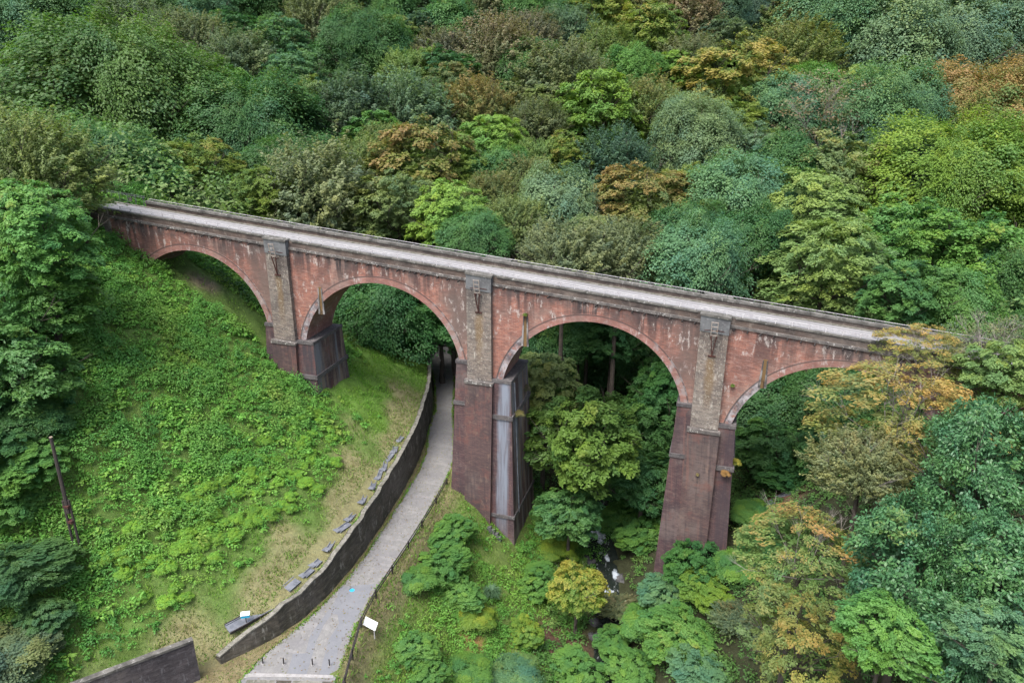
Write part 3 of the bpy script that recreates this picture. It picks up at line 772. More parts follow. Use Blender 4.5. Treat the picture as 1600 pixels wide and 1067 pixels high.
def build_ground():
    offs = np.unique(np.round(np.r_[-190, np.arange(-170, -60, 7), np.arange(-60, -30, 2.2), np.arange(-30, -.9, .55), -.62, -.5, -.12, -.06, np.arange(.3, 3, .5),
                                    np.arange(3, 46, .65), np.arange(46, 80, 2.5), np.arange(80, 250, 8)], 3))
    ys = np.unique(np.round(np.r_[np.arange(-75, -46, 2), np.arange(-46, 30, .6), np.arange(30, 70, 2), np.arange(70, 270, 6)], 3))
    T, Y = np.meshgrid(offs, ys)
    X = T + wall_x(Y)
    Z = np.where(T <= -.3, soil_z(X, Y, True), soil_z(X, Y, False))
    amp = smooth(5.8, 9, T) + smooth(-1.5, -4, T)
    Z = Z + amp * (.16 * np.sin(X * 1.7 + Y) * np.sin(Y * 1.3) + .10 * rng.standard_normal(X.shape))
    floor = np.array([.030, .034, .018])  # dark soil, with the forest shade between the crowns put into its colour
    C = np.tile(floor, (X.size, 1)).reshape(X.shape + (3,))
    left = (T < 0)
    near = smooth(60, 30, Y)[..., None]
    grass = np.array([.062, .105, .026])
    C = np.where(left[..., None] & (X > -46)[..., None], C * (1 - near) + grass * near, C)
    # open bank between the lane and the stream
    bank = (smooth(4.6, 6, T) * smooth(13.5, 11, X) * smooth(9, 3, Y) * smooth(-60, -50, Y))[..., None]
    C = C * (1 - bank) + np.array([.085, .125, .035]) * bank
    re = np.interp(Y, LW_Y, LW_R)
    verge = (smooth(re - .3, re + .2, X) * smooth(re + 2.6, re + 1.0, X) * smooth(8, 2, Y))[..., None]
    C = C * (1 - verge) + np.array([.16, .145, .08]) * verge
    verge = (((T > -.3) & (X < np.interp(Y, LW_Y, LW_L) + .4)) * smooth(12, 4, Y))[..., None]
    C = C * (1 - verge * .9) + np.array([.145, .125, .07]) * verge * .9
    d = dry_zone(X, Y)[..., None]
    C = C * (1 - d) + np.array([.150, .145, .075]) * d
    l = (lawn_zone(X, Y))[..., None] * (1 - d)
    C = C * (1 - l) + np.array([.07, .135, .026]) * l
    for bx, by, r, col in ((10.8, -9.5, 3.3, (.085, .052, .040)), (12.8, -12, 2.6, (.09, .058, .045)), (-34.5, 3.2, 1.7, (.12, .10, .07)), (4.5, -15.5, 1.1, (.19, .115, .05)), (30, 6, 2.4, (.12, .07, .05))):
        w = np.exp(-(((X - bx) ** 2 + (Y - by) ** 2) / r ** 2) ** 2)[..., None]
        C = C * (1 - w) + np.array(col) * w
    n, k = X.shape
    idx = np.arange(n * k).reshape(n, k)
    F = np.stack([idx[:-1, :-1], idx[:-1, 1:], idx[1:, 1:], idx[1:, :-1]], -1).reshape(-1, 4)
    me = mesh_np('ground', np.stack([X, Y, Z], -1).reshape(-1, 3), F, M['soil'], C.reshape(-1, 3), smooth=True)
    tag(link('ground', me), kind='structure')


build_ground()

# ------------------------------------------------------------------ the viaduct
R_ARCH, RING = 8.88, .72
ARCHES = ((-33.0, -8.21, -6.5), (-11.0, -9.88, -8.1), (11.0, -11.64, -9.7), (33.0, -13.46, -11.3))   # axis x, centre z, springing z
PIERS = (-22.0, 0.0, 22.0)
DEPTH = 5.35
X0, X1 = -50.0, 54.0
viaduct = thing('viaduct', 'long weathered red brick arch viaduct with four arches carrying a pale walkway across the valley', 'viaduct')


def spandrel():
    m = MB()
    ro = R_ARCH + RING - .02
    xs = [X0]
    for xi, zc, zs in ARCHES:
        h = math.sqrt(ro * ro - (zs - zc) ** 2)
        a0 = math.asin((zs - zc) / ro)
        xs += [xi - ro * math.cos(a0 + (math.pi - 2 * a0) * k / 40) for k in range(41)]
        xs.append(xi + 11.0)
    xs[-1] = X1
    xs = sorted(set(round(q, 4) for q in xs))

    def low(x, left):
        best = None
        for xi, zc, zs in ARCHES:
            if xi - 11.0001 - (0 if left else 1e-3) <= x <= xi + 11.0001:
                h = math.sqrt(ro * ro - (zs - zc) ** 2)
                if abs(x - xi) < h - 1e-4:
                    return zc + math.sqrt(ro * ro - (x - xi) ** 2)
        a = [q for q in ARCHES if q[0] - 11 <= (x - 1e-3 if left else x + 1e-3) <= q[0] + 11]
        zs = a[0][2] if a else (-14 if x < 0 else -20)
        return zs - .05
    for a, b in zip(xs, xs[1:]):
        for y, flip in ((0.0, False), (DEPTH, True)):
            q = [(a, y, low(a, False)), (b, y, low(b, True)), (b, y, -SLOPE * b), (a, y, -SLOPE * a)]
            m.poly(q[::-1] if flip else q)
    for x in (X0, X1):
        z = -14 if x < 0 else -20
        q = [(x, 0, z), (x, DEPTH, z), (x, DEPTH, -SLOPE * x), (x, 0, -SLOPE * x)]
        m.poly(q if x > 0 else q[::-1])
    m.build('spandrel_wall', M['brick'], viaduct)


spandrel()
for xi, zc, zs in ARCHES:
    m = MB()
    a0 = math.asin((zs - zc) / R_ARCH)
    a1 = math.asin((zs - zc) / (R_ARCH + RING))
    n = 48
    P = []
    for k in range(n + 1):
        t, t2 = a0 + (math.pi - 2 * a0) * k / n, a1 + (math.pi - 2 * a1) * k / n
        P.append(((-R_ARCH * math.cos(t), R_ARCH * math.sin(t)), (-(R_ARCH + RING) * math.cos(t2), (R_ARCH + RING) * math.sin(t2))))
    for (i0, o0), (i1, o1) in zip(P, P[1:]):
        yf, yb = -.045, DEPTH + .045
        m.poly([(i0[0], yf, i0[1]), (i1[0], yf, i1[1]), (o1[0], yf, o1[1]), (o0[0], yf, o0[1])])
        m.poly([(o0[0], yb, o0[1]), (o1[0], yb, o1[1]), (i1[0], yb, i1[1]), (i0[0], yb, i0[1])])
        m.poly([(i0[0], yb, i0[1]), (i1[0], yb, i1[1]), (i1[0], yf, i1[1]), (i0[0], yf, i0[1])])
        m.poly([(o0[0], yf, o0[1]), (o1[0], yf, o1[1]), (o1[0], yb, o1[1]), (o0[0], yb, o0[1])])
    m.build('arch_ring', M['ring'], viaduct, (xi, 0, zc))

# piers: a thickened body with a ledge under each springing, stone bands, a tall pilaster front and back
WL = {-22.0: 2.35, 0.0: 2.5, 22.0: 2.6}
WR = {-22.0: 3.3, 0.0: 3.2, 22.0: 2.75}
CAPZ = {-22.0: -8.15, 0.0: -9.9, 22.0: -11.85}
STAINS = {-22.0: (.035, .032, .038, .9), 0.0: (.16, .178, .215, 1.0), 22.0: (.045, .034, .04, .8)}


def pier_section(X, side, z, grow=0.0):
    """half-section of a pier at height z: x outer, y front, y back"""
    zt = -9.0 - SLOPE * X
    d = max(0.0, zt - z)
    w = (WL if side < 0 else WR)[X] + .043 * d + grow
    return side * w, -.34 - .05 * d - grow, DEPTH + .25 + .06 * d + grow


def pier_half(m, X, side, z0, z1, grow=0.0):
    xo0, f0, b0 = pier_section(X, side, z0, grow)
    xo1, f1, b1 = pier_section(X, side, z1, grow)
    q = [(0, f0, z0), (xo0, f0, z0), (xo0, b0, z0), (0, b0, z0), (0, f1, z1), (xo1, f1, z1), (xo1, b1, z1), (0, b1, z1)]
    if side < 0:
        q = [q[1], q[0], q[3], q[2], q[5], q[4], q[7], q[6]]
    b = len(m.v)
    m.v += q
    for f in ((4, 5, 6, 7), (0, 1, 5, 4), (2, 3, 7, 6)) + (((1, 2, 6, 5),) if side > 0 else ((3, 0, 4, 7),)):
        m.f.append(tuple(b + i for i in f))


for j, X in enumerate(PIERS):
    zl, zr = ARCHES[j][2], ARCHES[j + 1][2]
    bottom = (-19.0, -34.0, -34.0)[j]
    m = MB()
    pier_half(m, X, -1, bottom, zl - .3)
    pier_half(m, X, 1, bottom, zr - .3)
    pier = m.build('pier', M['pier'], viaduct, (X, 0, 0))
    pier.color = STAINS[X]
    m = MB()
    pier_half(m, X, -1, zl - .3, zl + .02, .07)
    pier_half(m, X, 1, zr - .3, zr + .02, .07)
    m.build('ledge', M['band'], pier)
    m = MB()
    zb = (-11.4, -13.0, -15.0)[j]
    pier_half(m, X, -1, zb - .2 + (.35 if j != 2 else .0), zb + .2 + (.35 if j != 2 else .0), .14)
    pier_half(m, X, 1, zb - .85, zb - .4, .16)
    m.build('stone_band', M['band'], pier)
    if j == 1:
        m = MB()
        pier_half(m, X, 1, -25.0, -24.65, .12)
        m.build('stone_band', M['band'], pier)
    # upper pilaster, its cap and the broader lower pilaster, on the front and on the back
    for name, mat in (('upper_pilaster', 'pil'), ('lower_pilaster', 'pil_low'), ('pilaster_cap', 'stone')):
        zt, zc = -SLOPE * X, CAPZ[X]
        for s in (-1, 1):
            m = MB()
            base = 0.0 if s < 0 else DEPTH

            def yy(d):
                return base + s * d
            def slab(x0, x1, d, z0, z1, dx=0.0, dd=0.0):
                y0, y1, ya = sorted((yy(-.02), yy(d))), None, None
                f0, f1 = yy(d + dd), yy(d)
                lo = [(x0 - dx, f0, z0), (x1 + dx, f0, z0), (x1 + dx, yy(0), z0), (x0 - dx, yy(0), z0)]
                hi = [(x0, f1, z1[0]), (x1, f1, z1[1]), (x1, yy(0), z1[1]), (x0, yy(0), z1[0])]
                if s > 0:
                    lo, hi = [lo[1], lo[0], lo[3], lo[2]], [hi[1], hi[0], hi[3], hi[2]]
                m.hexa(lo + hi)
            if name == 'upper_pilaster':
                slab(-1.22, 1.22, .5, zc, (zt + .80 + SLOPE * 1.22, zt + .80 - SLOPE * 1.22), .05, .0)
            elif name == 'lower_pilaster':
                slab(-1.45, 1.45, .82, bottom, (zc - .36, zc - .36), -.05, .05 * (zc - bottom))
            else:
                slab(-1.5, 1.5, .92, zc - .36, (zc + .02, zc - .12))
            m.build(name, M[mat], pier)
    # grey rendered head where the pilaster breaks through the parapet, with a coping block on it
    for s, base in ((-1, 0.0), (1, DEPTH)):
        m = MB()
        a, b = sorted((base + s * .56, base - s * .02))
        m.box(-1.27, 1.27, a, b, zt - .62, zt + .82, SLOPE)
        hd = m.build('pilaster_head', M['head'], pier)
        m = MB()
        a, b = sorted((base + s * .64, base - s * .30))
        m.box(-1.34, 1.34, a, b, zt + .82, zt + 1.04, SLOPE)
        m.build('head_coping', M['coping'], hd)

# string course, parapets with copings, deck
for y0, y1, far in ((-.16, .30, False), (DEPTH - .30, DEPTH + .16, True)):
    m = MB()
    k = X0
    while k < X1 - .01:
        m.box(k, min(k + 1.3, X1) - .012, y0 + random.uniform(-.02, .02), y1, .0, .25 + random.uniform(-.015, .015), SLOPE)
        k += 1.3
    m.build('string_course', M['stone'], viaduct)
    m = MB()
    a, b = (.02, .28) if not far else (DEPTH - .42, DEPTH - .02)
    xs = X0 if not far else -42.4
    m.box(xs, X1, a, b, .25, .82, SLOPE)
    par = m.build('parapet', M['parapet'], viaduct)
    m = MB()
    k = xs
    while k < X1 - .01:
        if not any(abs(k + .5 - X) < 1.6 for X in PIERS):
            m.box(k, min(k + 1.1, X1) - .015, a - (.13 if far else .09) + random.uniform(-.015, .015), b + (.12 if far else .04), .82, (1.09 if far else .99) + random.uniform(-.02, .02), SLOPE)
        else:
            m.box(k, min(k + 1.1, X1) - .015, a + (.02 if not far else -.12), b + (.04 if not far else -.02), .82, 1.08 if far else .98, SLOPE)
        k += 1.1
    m.build('coping', M['coping'], par, bevel=.02)
m = MB()
m.box(X0, X1, .28, DEPTH - .42, -.2, .36, SLOPE)
deck = m.build('deck', M['deck'], viaduct)
m = MB()
m.box(X0, X1, 4.62, DEPTH - .42, .36, .44, SLOPE)
m.box(X0, X1, .28, .9, .36, .44, SLOPE)
m.build('drain_edge', M['cap'], deck)


def railing(y, xa, xb, ztop, zbase, step, nm='railing', mat='rail', w=.045, rails=(0.0, -.17), post='rail'):
    m = MB()
    for dz in rails:
        m.bar((xa, y, ztop + dz - SLOPE * xa), (xb, y, ztop + dz - SLOPE * xb), w)
    r = m.build(nm, M[mat], viaduct)
    pm = MB()
    pm.bar((0, 0, 0), (0, 0, ztop - zbase + .01), w * 1.2)
    pme = pm.mesh('rail_post', M[post])
    x = xa
    while x <= xb:
        link('rail_post', pme, r, (x, y, zbase - SLOPE * x))
        x += step
    return r


railing(.15, -41.5, 50.0, 1.40, .97, 1.37)
railing(DEPTH - .2, -42.0, 50.0, 1.34, 1.08, 2.4, rails=(0.0,), post='galv')
# plain guard rail where the far parapet has not begun yet
railing(DEPTH - .3, -49.5, -42.5, 1.55, .3, 1.12, 'guard_rail', 'galv', post='galv')

# iron spouts under the string course
m = MB()
m.bar((0, .05, .02), (0, -.40, -.16), .09, .12)
sp = m.mesh('spout', M['iron'])
x = -42.0
while x < 46:
    if not any(abs(x - X) < 1.5 for X in PIERS):
        link('spout', sp, viaduct, (x, 0, -SLOPE * x - .02), (0, random.uniform(-.15, .15), random.uniform(-.5, -.2)), (1, random.uniform(.7, 1.2), 1))
    x += 1.12 if not -9.2 < x < -5.5 else .6

# steel frames that once carried the wires, one on every pilaster
for X in PIERS:
    zt = -SLOPE * X
    m = MB()
    lean = .5
    for s in (-1, 1):
        m.bar((X, -.60, zt - 2.75), (X + s * .24, -.95, zt - .75), .085)
        m.bar((X + s * .10, -.56, zt - .35), (X + s * .85, -.56, zt - .42), .06)
    m.bar((X - .33, -.56, zt - 2.8), (X + .33, -.56, zt - 2.8), .12)
    m.bar((X + .26, -.95, zt - 1.0), (X + .26, -.5, zt - 1.0), .07)
    m.bar((X - .26, -.95, zt - 1.0), (X - .26, -.5, zt - 1.0), .07)
    fr = m.build('wire_bracket', M['rust'], viaduct)
    m = MB()
    for s in (-1, 1):
        m.bar((X + s * .26, -.95, zt - .76), (X + s * .27, -1.22, zt + .62), .065)
    for k in range(4):
        a = k / 3
        m.bar((X - .26, -.95 - .27 * a, zt - .70 + 1.28 * a), (X + .26, -.95 - .27 * a, zt - .70 + 1.28 * a), .05)
    m.build('ladder', M['paint'], fr)

# stained drain chutes above the left haunch of every arch
for x, z0, z1 in ((-39.85, -1.5, .3), (-17.5, -4.9, -2.1), (4.56, -5.9, -2.9), (26.6, -7.3, -4.7)):
    m = MB()
    for s in (-1, 1):
        m.hexa([(x + s * .27 - .10, -.12, z0), (x + s * .27 + .10, -.12, z0), (x + s * .27 + .10, .02, z0), (x + s * .27 - .10, .02, z0),
                (x + s * .17 - .05, -.09, z1), (x + s * .17 + .05, -.09, z1), (x + s * .17 + .05, .02, z1), (x + s * .17 - .05, .02, z1)])
    ch = m.build('drain_chute', M['chute_frame'], viaduct)
    m = MB()
    m.box(x - .18, x + .18, -.06, .02, z0 - .05, z1 + .1)
    m.build('stained_groove', M['chute'], ch)

# end pilasters
for X, z0 in ((-43.6, -6.0), (44.0, -20.0)):
    m = MB()
    m.box(X - .6, X + .6, -.22, .02, z0 + SLOPE * X, .95, SLOPE)
    m.build('end_pilaster', M['pil'], viaduct)

# drain pipe down the second pier's stream face
m = MB()
def pier_face(z):
    return pier_section(0.0, 1, z)[0] + .09
pts = [(pier_face(z), .55, z) for z in (-10.2, -14, -14.3, -24.4, -25.1)]
for a, b in zip(pts, pts[1:]):
    m.bar(a, b, .16, n=8)
m.build('drain_pipe', M['gutter'], viaduct)

# ------------------------------------------------------------------ the lane and what stands along it


def strip(name, ys, xl, xr, z, mat, dz=.0, nx=6):
    V, F = [], []
    for i, y in enumerate(ys):
        for k in range(nx + 1):
            t = k / nx
            V.append((xl[i] * (1 - t) + xr[i] * t, y + (k / nx) * 0, z + dz))
    for i in range(len(ys) - 1):
        for k in range(nx):
            a = i * (nx + 1) + k
            F.append((a, a + 1, a + nx + 2, a + nx + 1))
    return link(name, mesh_np(name, V, F, mat))


ys = np.arange(-46, 62, 1.0)
wob = rng.normal(0, .07, (2, len(ys)))
lane = strip('lane', ys, np.interp(ys, np.r_[-46, LW_Y], np.r_[-10.5, LW_L]) + wob[0], np.interp(ys, np.r_[-46, LW_Y], np.r_[-1.0, LW_R]) + wob[1], ROAD_Z, M['road'])
tag(lane, kind='structure')
PATCH = [(-5.27, -28.64), (-5.97, -26.73), (-5.09, -26.4), (-5.75, -24.67), (-5.8, -23.4), (-5.88, -20.71), (-6.31, -18.76), (-3.72, -17.51), (-3.24, -21.44), (-3.08, -23.95), (-2.96, -25.25), (-1.92, -27.69), (-2.99, -27.93), (-3.65, -26.01), (-4.16, -24.52), (-4.25, -22.8), (-4.88, -21.91), (-5.37, -21.94), (-5.34, -23.26), (-4.96, -25.1), (-4.57, -26.19), (-3.9, -28.21)]
m = MB()
m.poly([(x, y, ROAD_Z + .005) for x, y in PATCH])
tag(m.build('asphalt_patch', M['asphalt']), kind='structure')
KERB = [(-8.24, -29.62), (-7.68, -29.30), (-5.64, -28.70), (-1.98, -27.72), (-1.8, -27.95), (-5.52, -28.98), (-7.53, -29.61), (-8.05, -29.9)]
m = MB()
for i in range(3):
    a, b, c2, d = KERB[i], KERB[i + 1], KERB[6 - i], KERB[7 - i]
    m.hexa([(d[0], d[1], ROAD_Z), (c2[0], c2[1], ROAD_Z), (b[0], b[1], ROAD_Z), (a[0], a[1], ROAD_Z)] + [(q[0], q[1], ROAD_Z + .03) for q in (d, c2, b, a)])
tag(m.build('kerb', M['kerb']), kind='structure')
for i, (t0, t1, mat) in enumerate(((.0, .33, 'cap'), (.35, .52, 'wall'), (.54, .86, 'cap'), (.88, 1.0, 'wall'))):
    m = MB()
    a, b = Vector((-7.75, -29.95)), Vector((-1.7, -28.25))
    p, q = a.lerp(b, t0), a.lerp(b, t1)
    e = Vector((.22, -.75))
    m.poly([(k.x, k.y, ROAD_Z + .009) for k in (p, p + e, q + e, q)])
    tag(m.build('paving_strip', M[mat]), kind='structure')
m = MB()
m.poly([(-5.2 + .22 * math.cos(k * math.pi / 8), -18.88 + .22 * math.sin(k * math.pi / 8), ROAD_Z + .012) for k in range(16)])
tag(m.build('road_mark', M['blue']), 'round bright blue painted mark on the grey lane', 'road mark')

# retaining wall
ys = np.arange(-29.2, 46, .8)
wx = wall_x(ys)
top = wall_top(ys) + .12 + .05 * np.sin(ys * 2)
m = MB()
wx = wx + rng.normal(0, .035, len(wx))
for i in range(len(ys) - 1):
    a, b = i, i + 1
    lean = .28
    m.hexa([(wx[a] - .6, ys[a], -25), (wx[a] + .02 + lean * .3, ys[a], -23), (wx[b] + .02 + lean * .3, ys[b], -23), (wx[b] - .6, ys[b], -25),
            (wx[a] - .6, ys[a], top[a]), (wx[a] - .12, ys[a], top[a]), (wx[b] - .12, ys[b], top[b]), (wx[b] - .6, ys[b], top[b])])
wall = thing('retaining_wall', 'dark mossy curved stone retaining wall between the grassy slope and the lane', 'wall')
m.build('wall_face', M['wall'], wall)
m = MB()
for i in range(len(ys) - 1):
    a, b = i, i + 1
    z = .08 + random.uniform(0, .07)
    m.hexa([(wx[a] - .46, ys[a] + .02, top[a] - .02), (wx[a] - .06, ys[a] + .02, top[a] - .02), (wx[b] - .06, ys[b], top[b] - .02), (wx[b] - .46, ys[b], top[b] - .02),
            (wx[a] - .46, ys[a] + .02, top[a] + z), (wx[a] - .06, ys[a] + .02, top[a] + z), (wx[b] - .06, ys[b], top[b] + z), (wx[b] - .46, ys[b], top[b] + z)])
m.build('coping', M['cap'], wall)

# grey-blue gutter slabs behind the wall
GUT = [(-26.1, 3.7, 'long straight grey blue gutter trough with dark rims at the near end of the wall', 0), (-22.3, 1.3, 'grey blue gutter slab just beyond the long trough', 0), (-20.6, 1.0, None, 1), (-19.4, .8, None, 1), (-17.3, 1.3, None, 1),
       (-14.9, 1.5, None, 1), (-13.4, 1.2, None, 1), (-10.6, 1.4, None, 1), (-8.2, 1.5, None, 1), (-6.4, 1.5, None, 1), (-4.9, 1.5, None, 1), (-3.3, 1.4, None, 1), (-1.7, 1.2, None, 1), (0.3, 1.0, None, 1)]
for y, ln, lab, broken in GUT:
    x = float(wall_x(np.array(y))) - (1.1 if broken else 1.35)
    z = float(soil_z(np.array(x), np.array(y), True))
    m = MB()
    w = random.uniform(.12, .22) if broken else .34
    m.box(-w, w, -ln / 2, ln / 2, -.1, .03)
    m.box(-w - .08, -w, -ln / 2, ln / 2, -.1, .10)
    m.box(w, w + .08, -ln / 2, ln / 2, -.1, .10)
    if broken:
        m.hexa([(-.5, -ln / 2 - .3, .0), (.1, -ln / 2 - .25, .0), (.2, -ln / 2 + .2, .0), (-.3, -ln / 2 + .25, .0), (-.4, -ln / 2 - .25, .08), (.1, -ln / 2 - .2, .10), (.15, -ln / 2 + .15, .12), (-.3, -ln / 2 + .2, .09)])
    o = m.build('gutter_slab', M['gutter'], None, (x, y, z + .02), bevel=.015)
    sl = math.atan2(float(wall_x(np.array(y + .5)) - wall_x(np.array(y - .5))), 1)
    o.rotation_euler = (random.uniform(-.05, .05) + (random.uniform(-.1, .1) if broken else 0), .3 + random.uniform(-.1, .1), -sl + (random.uniform(-.3, .3) if broken else 0))
    if not broken and ln > 3:
        m = MB()
        for s in (-1, 1):
            m.box(s * .47 - .035, s * .47 + .035, -ln / 2, ln / 2, -.1, .13)
        m.build('rim', M['iron'], o)
    tag(o, lab or 'broken grey blue gutter slab, one of the row behind the middle of the retaining wall', 'slab', 'gutter slabs behind the retaining wall')

# bollards
for k, (x, y) in enumerate([(-7.55, -28.27), (-6.03, -27.86), (-3.93, -27.3), (-2.69, -26.98)]):
    t = thing('bollard', ('black bollard nearest the dry verge at the lane\'s left edge', 'second black bollard from the lane\'s left edge', 'black bollard on the rough strip between the asphalt patches', 'black bollard nearest the fence, standing on asphalt')[k], 'bollard', (x, y, ROAD_Z), group='black bollards across the lane')
    m = MB()
    m.bar((0, 0, 0), (0, 0, .58), .10, n=10)
    m.build('post', M['iron'], t)
    m = MB()
    m.bar((0, 0, .58), (0, 0, .62), .12, n=10, w2=.07)
    m.build('cap', M['iron'], t)
    m = MB()
    m.bar((0, 0, .0), (0, 0, .035), .24, n=10)
    m.build('base_plate', M['kerb'], t)

# fence beside the lane
POSTS = [(-3.75, -.6), (-3.45, -4.35), (-3.2, -8.56), (-3.05, -12.04), (-2.95, -15.7), (-2.85, -19.07), (-2.4, -22.54), (-1.5, -25.66), (-.7, -28.26), (.2, -31.5)]
fence = thing('lane_fence', 'low dark two rail fence along the right side of the lane', 'fence')
rails = MB()
pm = MB()
pm.bar((0, 0, -.3), (0, 0, .78), .11)
pme = pm.mesh('post', M['iron'])
PZ = [ROAD_Z - .02] * len(POSTS)
for (x, y), z in zip(POSTS, PZ):
    link('post', pme, fence, (x, y, z))
for (a, za), (b, zb) in zip(zip(POSTS, PZ), zip(POSTS[1:], PZ[1:])):
    for h in (.40, .72):
        rails.bar((a[0], a[1], za + h), (b[0], b[1], zb + h), .075)
rails.build('rail', M['iron'], fence)

# white board on two posts, facing up the lane
t = thing('information_board', 'blank white information board on two posts beside the lane fence', 'sign', (-1.75, -22.3, float(soil_z(np.array(-1.75), np.array(-22.3)))), -.28)
for s in (-1, 1):
    m = MB()
    m.bar((s * .42, 0, -.3), (s * .42, .0, 1.0), .06)
    m.build('post', M['rail'], t)
m = MB()
m.hexa([(-.66, -.16, .72), (.66, -.16, .72), (.66, -.12, .69), (-.66, -.12, .69), (-.66, .24, 1.25), (.66, .24, 1.25), (.66, .28, 1.22), (-.66, .28, 1.22)])
m.build('panel', M['white'], t, bevel=.01)
# small sign behind the wall
z = float(soil_z(np.array(-9.85), np.array(-26.7), True))
t = thing('small_sign', 'small white and blue topped sign on a dark post behind the retaining wall', 'sign', (-9.85, -26.7, z), .5)
m = MB()
m.bar((0, 0, -.2), (0, 0, .95), .06)
m.build('post', M['iron'], t)
m = MB()
m.hexa([(-.32, -.16, .95), (.32, -.16, .95), (.32, .06, .92), (-.32, .06, .92), (-.32, -.16, 1.16), (.32, -.16, 1.16), (.32, .2, 1.22), (-.32, .2, 1.22)])
m.build('sign_box', M['bluebox'], t)
m = MB()
m.hexa([(-.34, -.2, 1.17), (.34, -.2, 1.17), (.34, .22, 1.23), (-.34, .22, 1.23), (-.34, -.2, 1.21), (.34, -.2, 1.21), (.34, .22, 1.27), (-.34, .22, 1.27)])
m.build('sign_top', M['white'], t)
# notice on the guard rail
m = MB()
m.box(-.22, .22, -.02, .02, 0, .5)
o = m.build('notice_board', M['coping'], None, (-44.6, DEPTH - .36, .7 + SLOPE * 44.6))
tag(o, 'small white notice fixed to the guard rail at the viaduct\'s far left end', 'notice')

# old wooden pole with two props
px, py = -22.99, -28.51
pz = float(soil_z(np.array(px), np.array(py), True))
t = thing('wooden_pole', 'tall weathered wooden pole with two splinted props standing on the weedy slope', 'pole', (px, py, pz))
m = MB()
m.bar((0, 0, 3.6), (-.12, .1, 9.9), .30, n=8, w2=.24)
m.build('pole', M['wood'], t, smooth=False)
m = MB()
m.bar((-.12, .1, 9.9), (-.12, .1, 9.94), .25, n=8)
m.build('pole_end', M['wood_end'], t)
for s in (-1, 1):
    m = MB()
    m.bar((s * .17 + .06, s * .1, -.4), (s * .17 + .0, s * .1, 4.7), .22, n=6, w2=.18)
    m.build('prop', M['wood'], t)
m = MB()
m.bar((0, 0, 2.75), (0, 0, 2.95), .5, .34)
m.bar((0, 0, 4.1), (0, 0, 4.3), .5, .34)
m.build('clamp', M['rust'], t)

# dark wing wall in the bottom left corner
t = thing('wing_wall', 'dark stepped block wall with grey coping in the bottom left corner of the slope', 'wall')
m = MB()
a, b = Vector((-11.25, -30.7)), Vector((-15.9, -37.0))
d = (b - a).normalized()
nrm = Vector((-d.y, d.x))
if nrm.y > 0:
    nrm = -nrm
A0, A1, B0, B1 = a, a - nrm * .36, b, b - nrm * .36
f0, f1 = a + nrm * .5, b + nrm * .5
m.hexa([(f0.x, f0.y, -25), (A1.x, A1.y, -25), (B1.x, B1.y, -25), (f1.x, f1.y, -25), (A0.x, A0.y, -19.3), (A1.x, A1.y, -19.3), (B1.x, B1.y, -19.0), (B0.x, B0.y, -19.0)])
m.build('wall_face', M['wing'], t)
m = MB()
e = nrm * .08
m.hexa([(A0.x + e.x, A0.y + e.y, -19.3), (A1.x, A1.y, -19.3), (B1.x, B1.y, -19.0), (B0.x + e.x, B0.y + e.y, -19.0), (A0.x + e.x, A0.y + e.y, -19.12), (A1.x, A1.y, -19.12), (B1.x, B1.y, -18.8), (B0.x + e.x, B0.y + e.y, -18.8)])
m.build('coping', M['coping'], t)

# ------------------------------------------------------------------ the stream
yy_ = np.arange(-46, 38, 1.0)
sx = stream_x(yy_)
sz = np.interp(yy_, STREAM[::-1, 1], ST_Z[::-1])
V, F = [], []
for i, y in enumerate(yy_):
    for k in range(9):
        V.append((sx[i] - 1.9 + 3.8 * k / 8, y, sz[i] + .05 * math.sin(i * 1.7 + k)))
for i in range(len(yy_) - 1):
    for k in range(8):
        F.append((i * 9 + k, i * 9 + k + 1, i * 9 + k + 10, i * 9 + k + 9))
tag(link('stream', mesh_np('stream', V, F, M['water'], smooth=True)), kind='structure')


def cascade(x, y, z, w, ln, rot, drop):
    g = np.random.default_rng(int(x * 10))
    n, k = 26, 22
    A, B = np.meshgrid(np.linspace(-1, 1, n), np.linspace(-1, 1, k), indexing='ij')
    ph = g.uniform(0, 6, 6)
    rag = .16 * np.sin(7 * A + ph[0] + 3 * B) + .16 * np.sin(9 * B + ph[1] + 4 * A) + .12 * g.standard_normal(A.shape)
    keep = (A ** 2 * .8 + B ** 2 + rag) < .62
    Z = (A * .5 + .5) ** .6 * drop + .10 * g.random(A.shape) + .05 * np.sin(11 * B + ph[2])
    Z = np.where(keep, Z, Z - .35)
    V = np.stack([B * w * .5, A * ln * .5, Z], -1).reshape(-1, 3)
    I = np.arange(n * k).reshape(n, k)
    q = np.stack([I[:-1, :-1], I[:-1, 1:], I[1:, 1:], I[1:, :-1]], -1).reshape(-1, 4)
    q = q[keep.ravel()[q].sum(1) >= 2][:, ::-1]
    o = link('white_water', mesh_np('white_water', V, q, M['foam'], smooth=True), None, (x, y, z), (0, 0, rot))
    tag(o, kind='stuff')


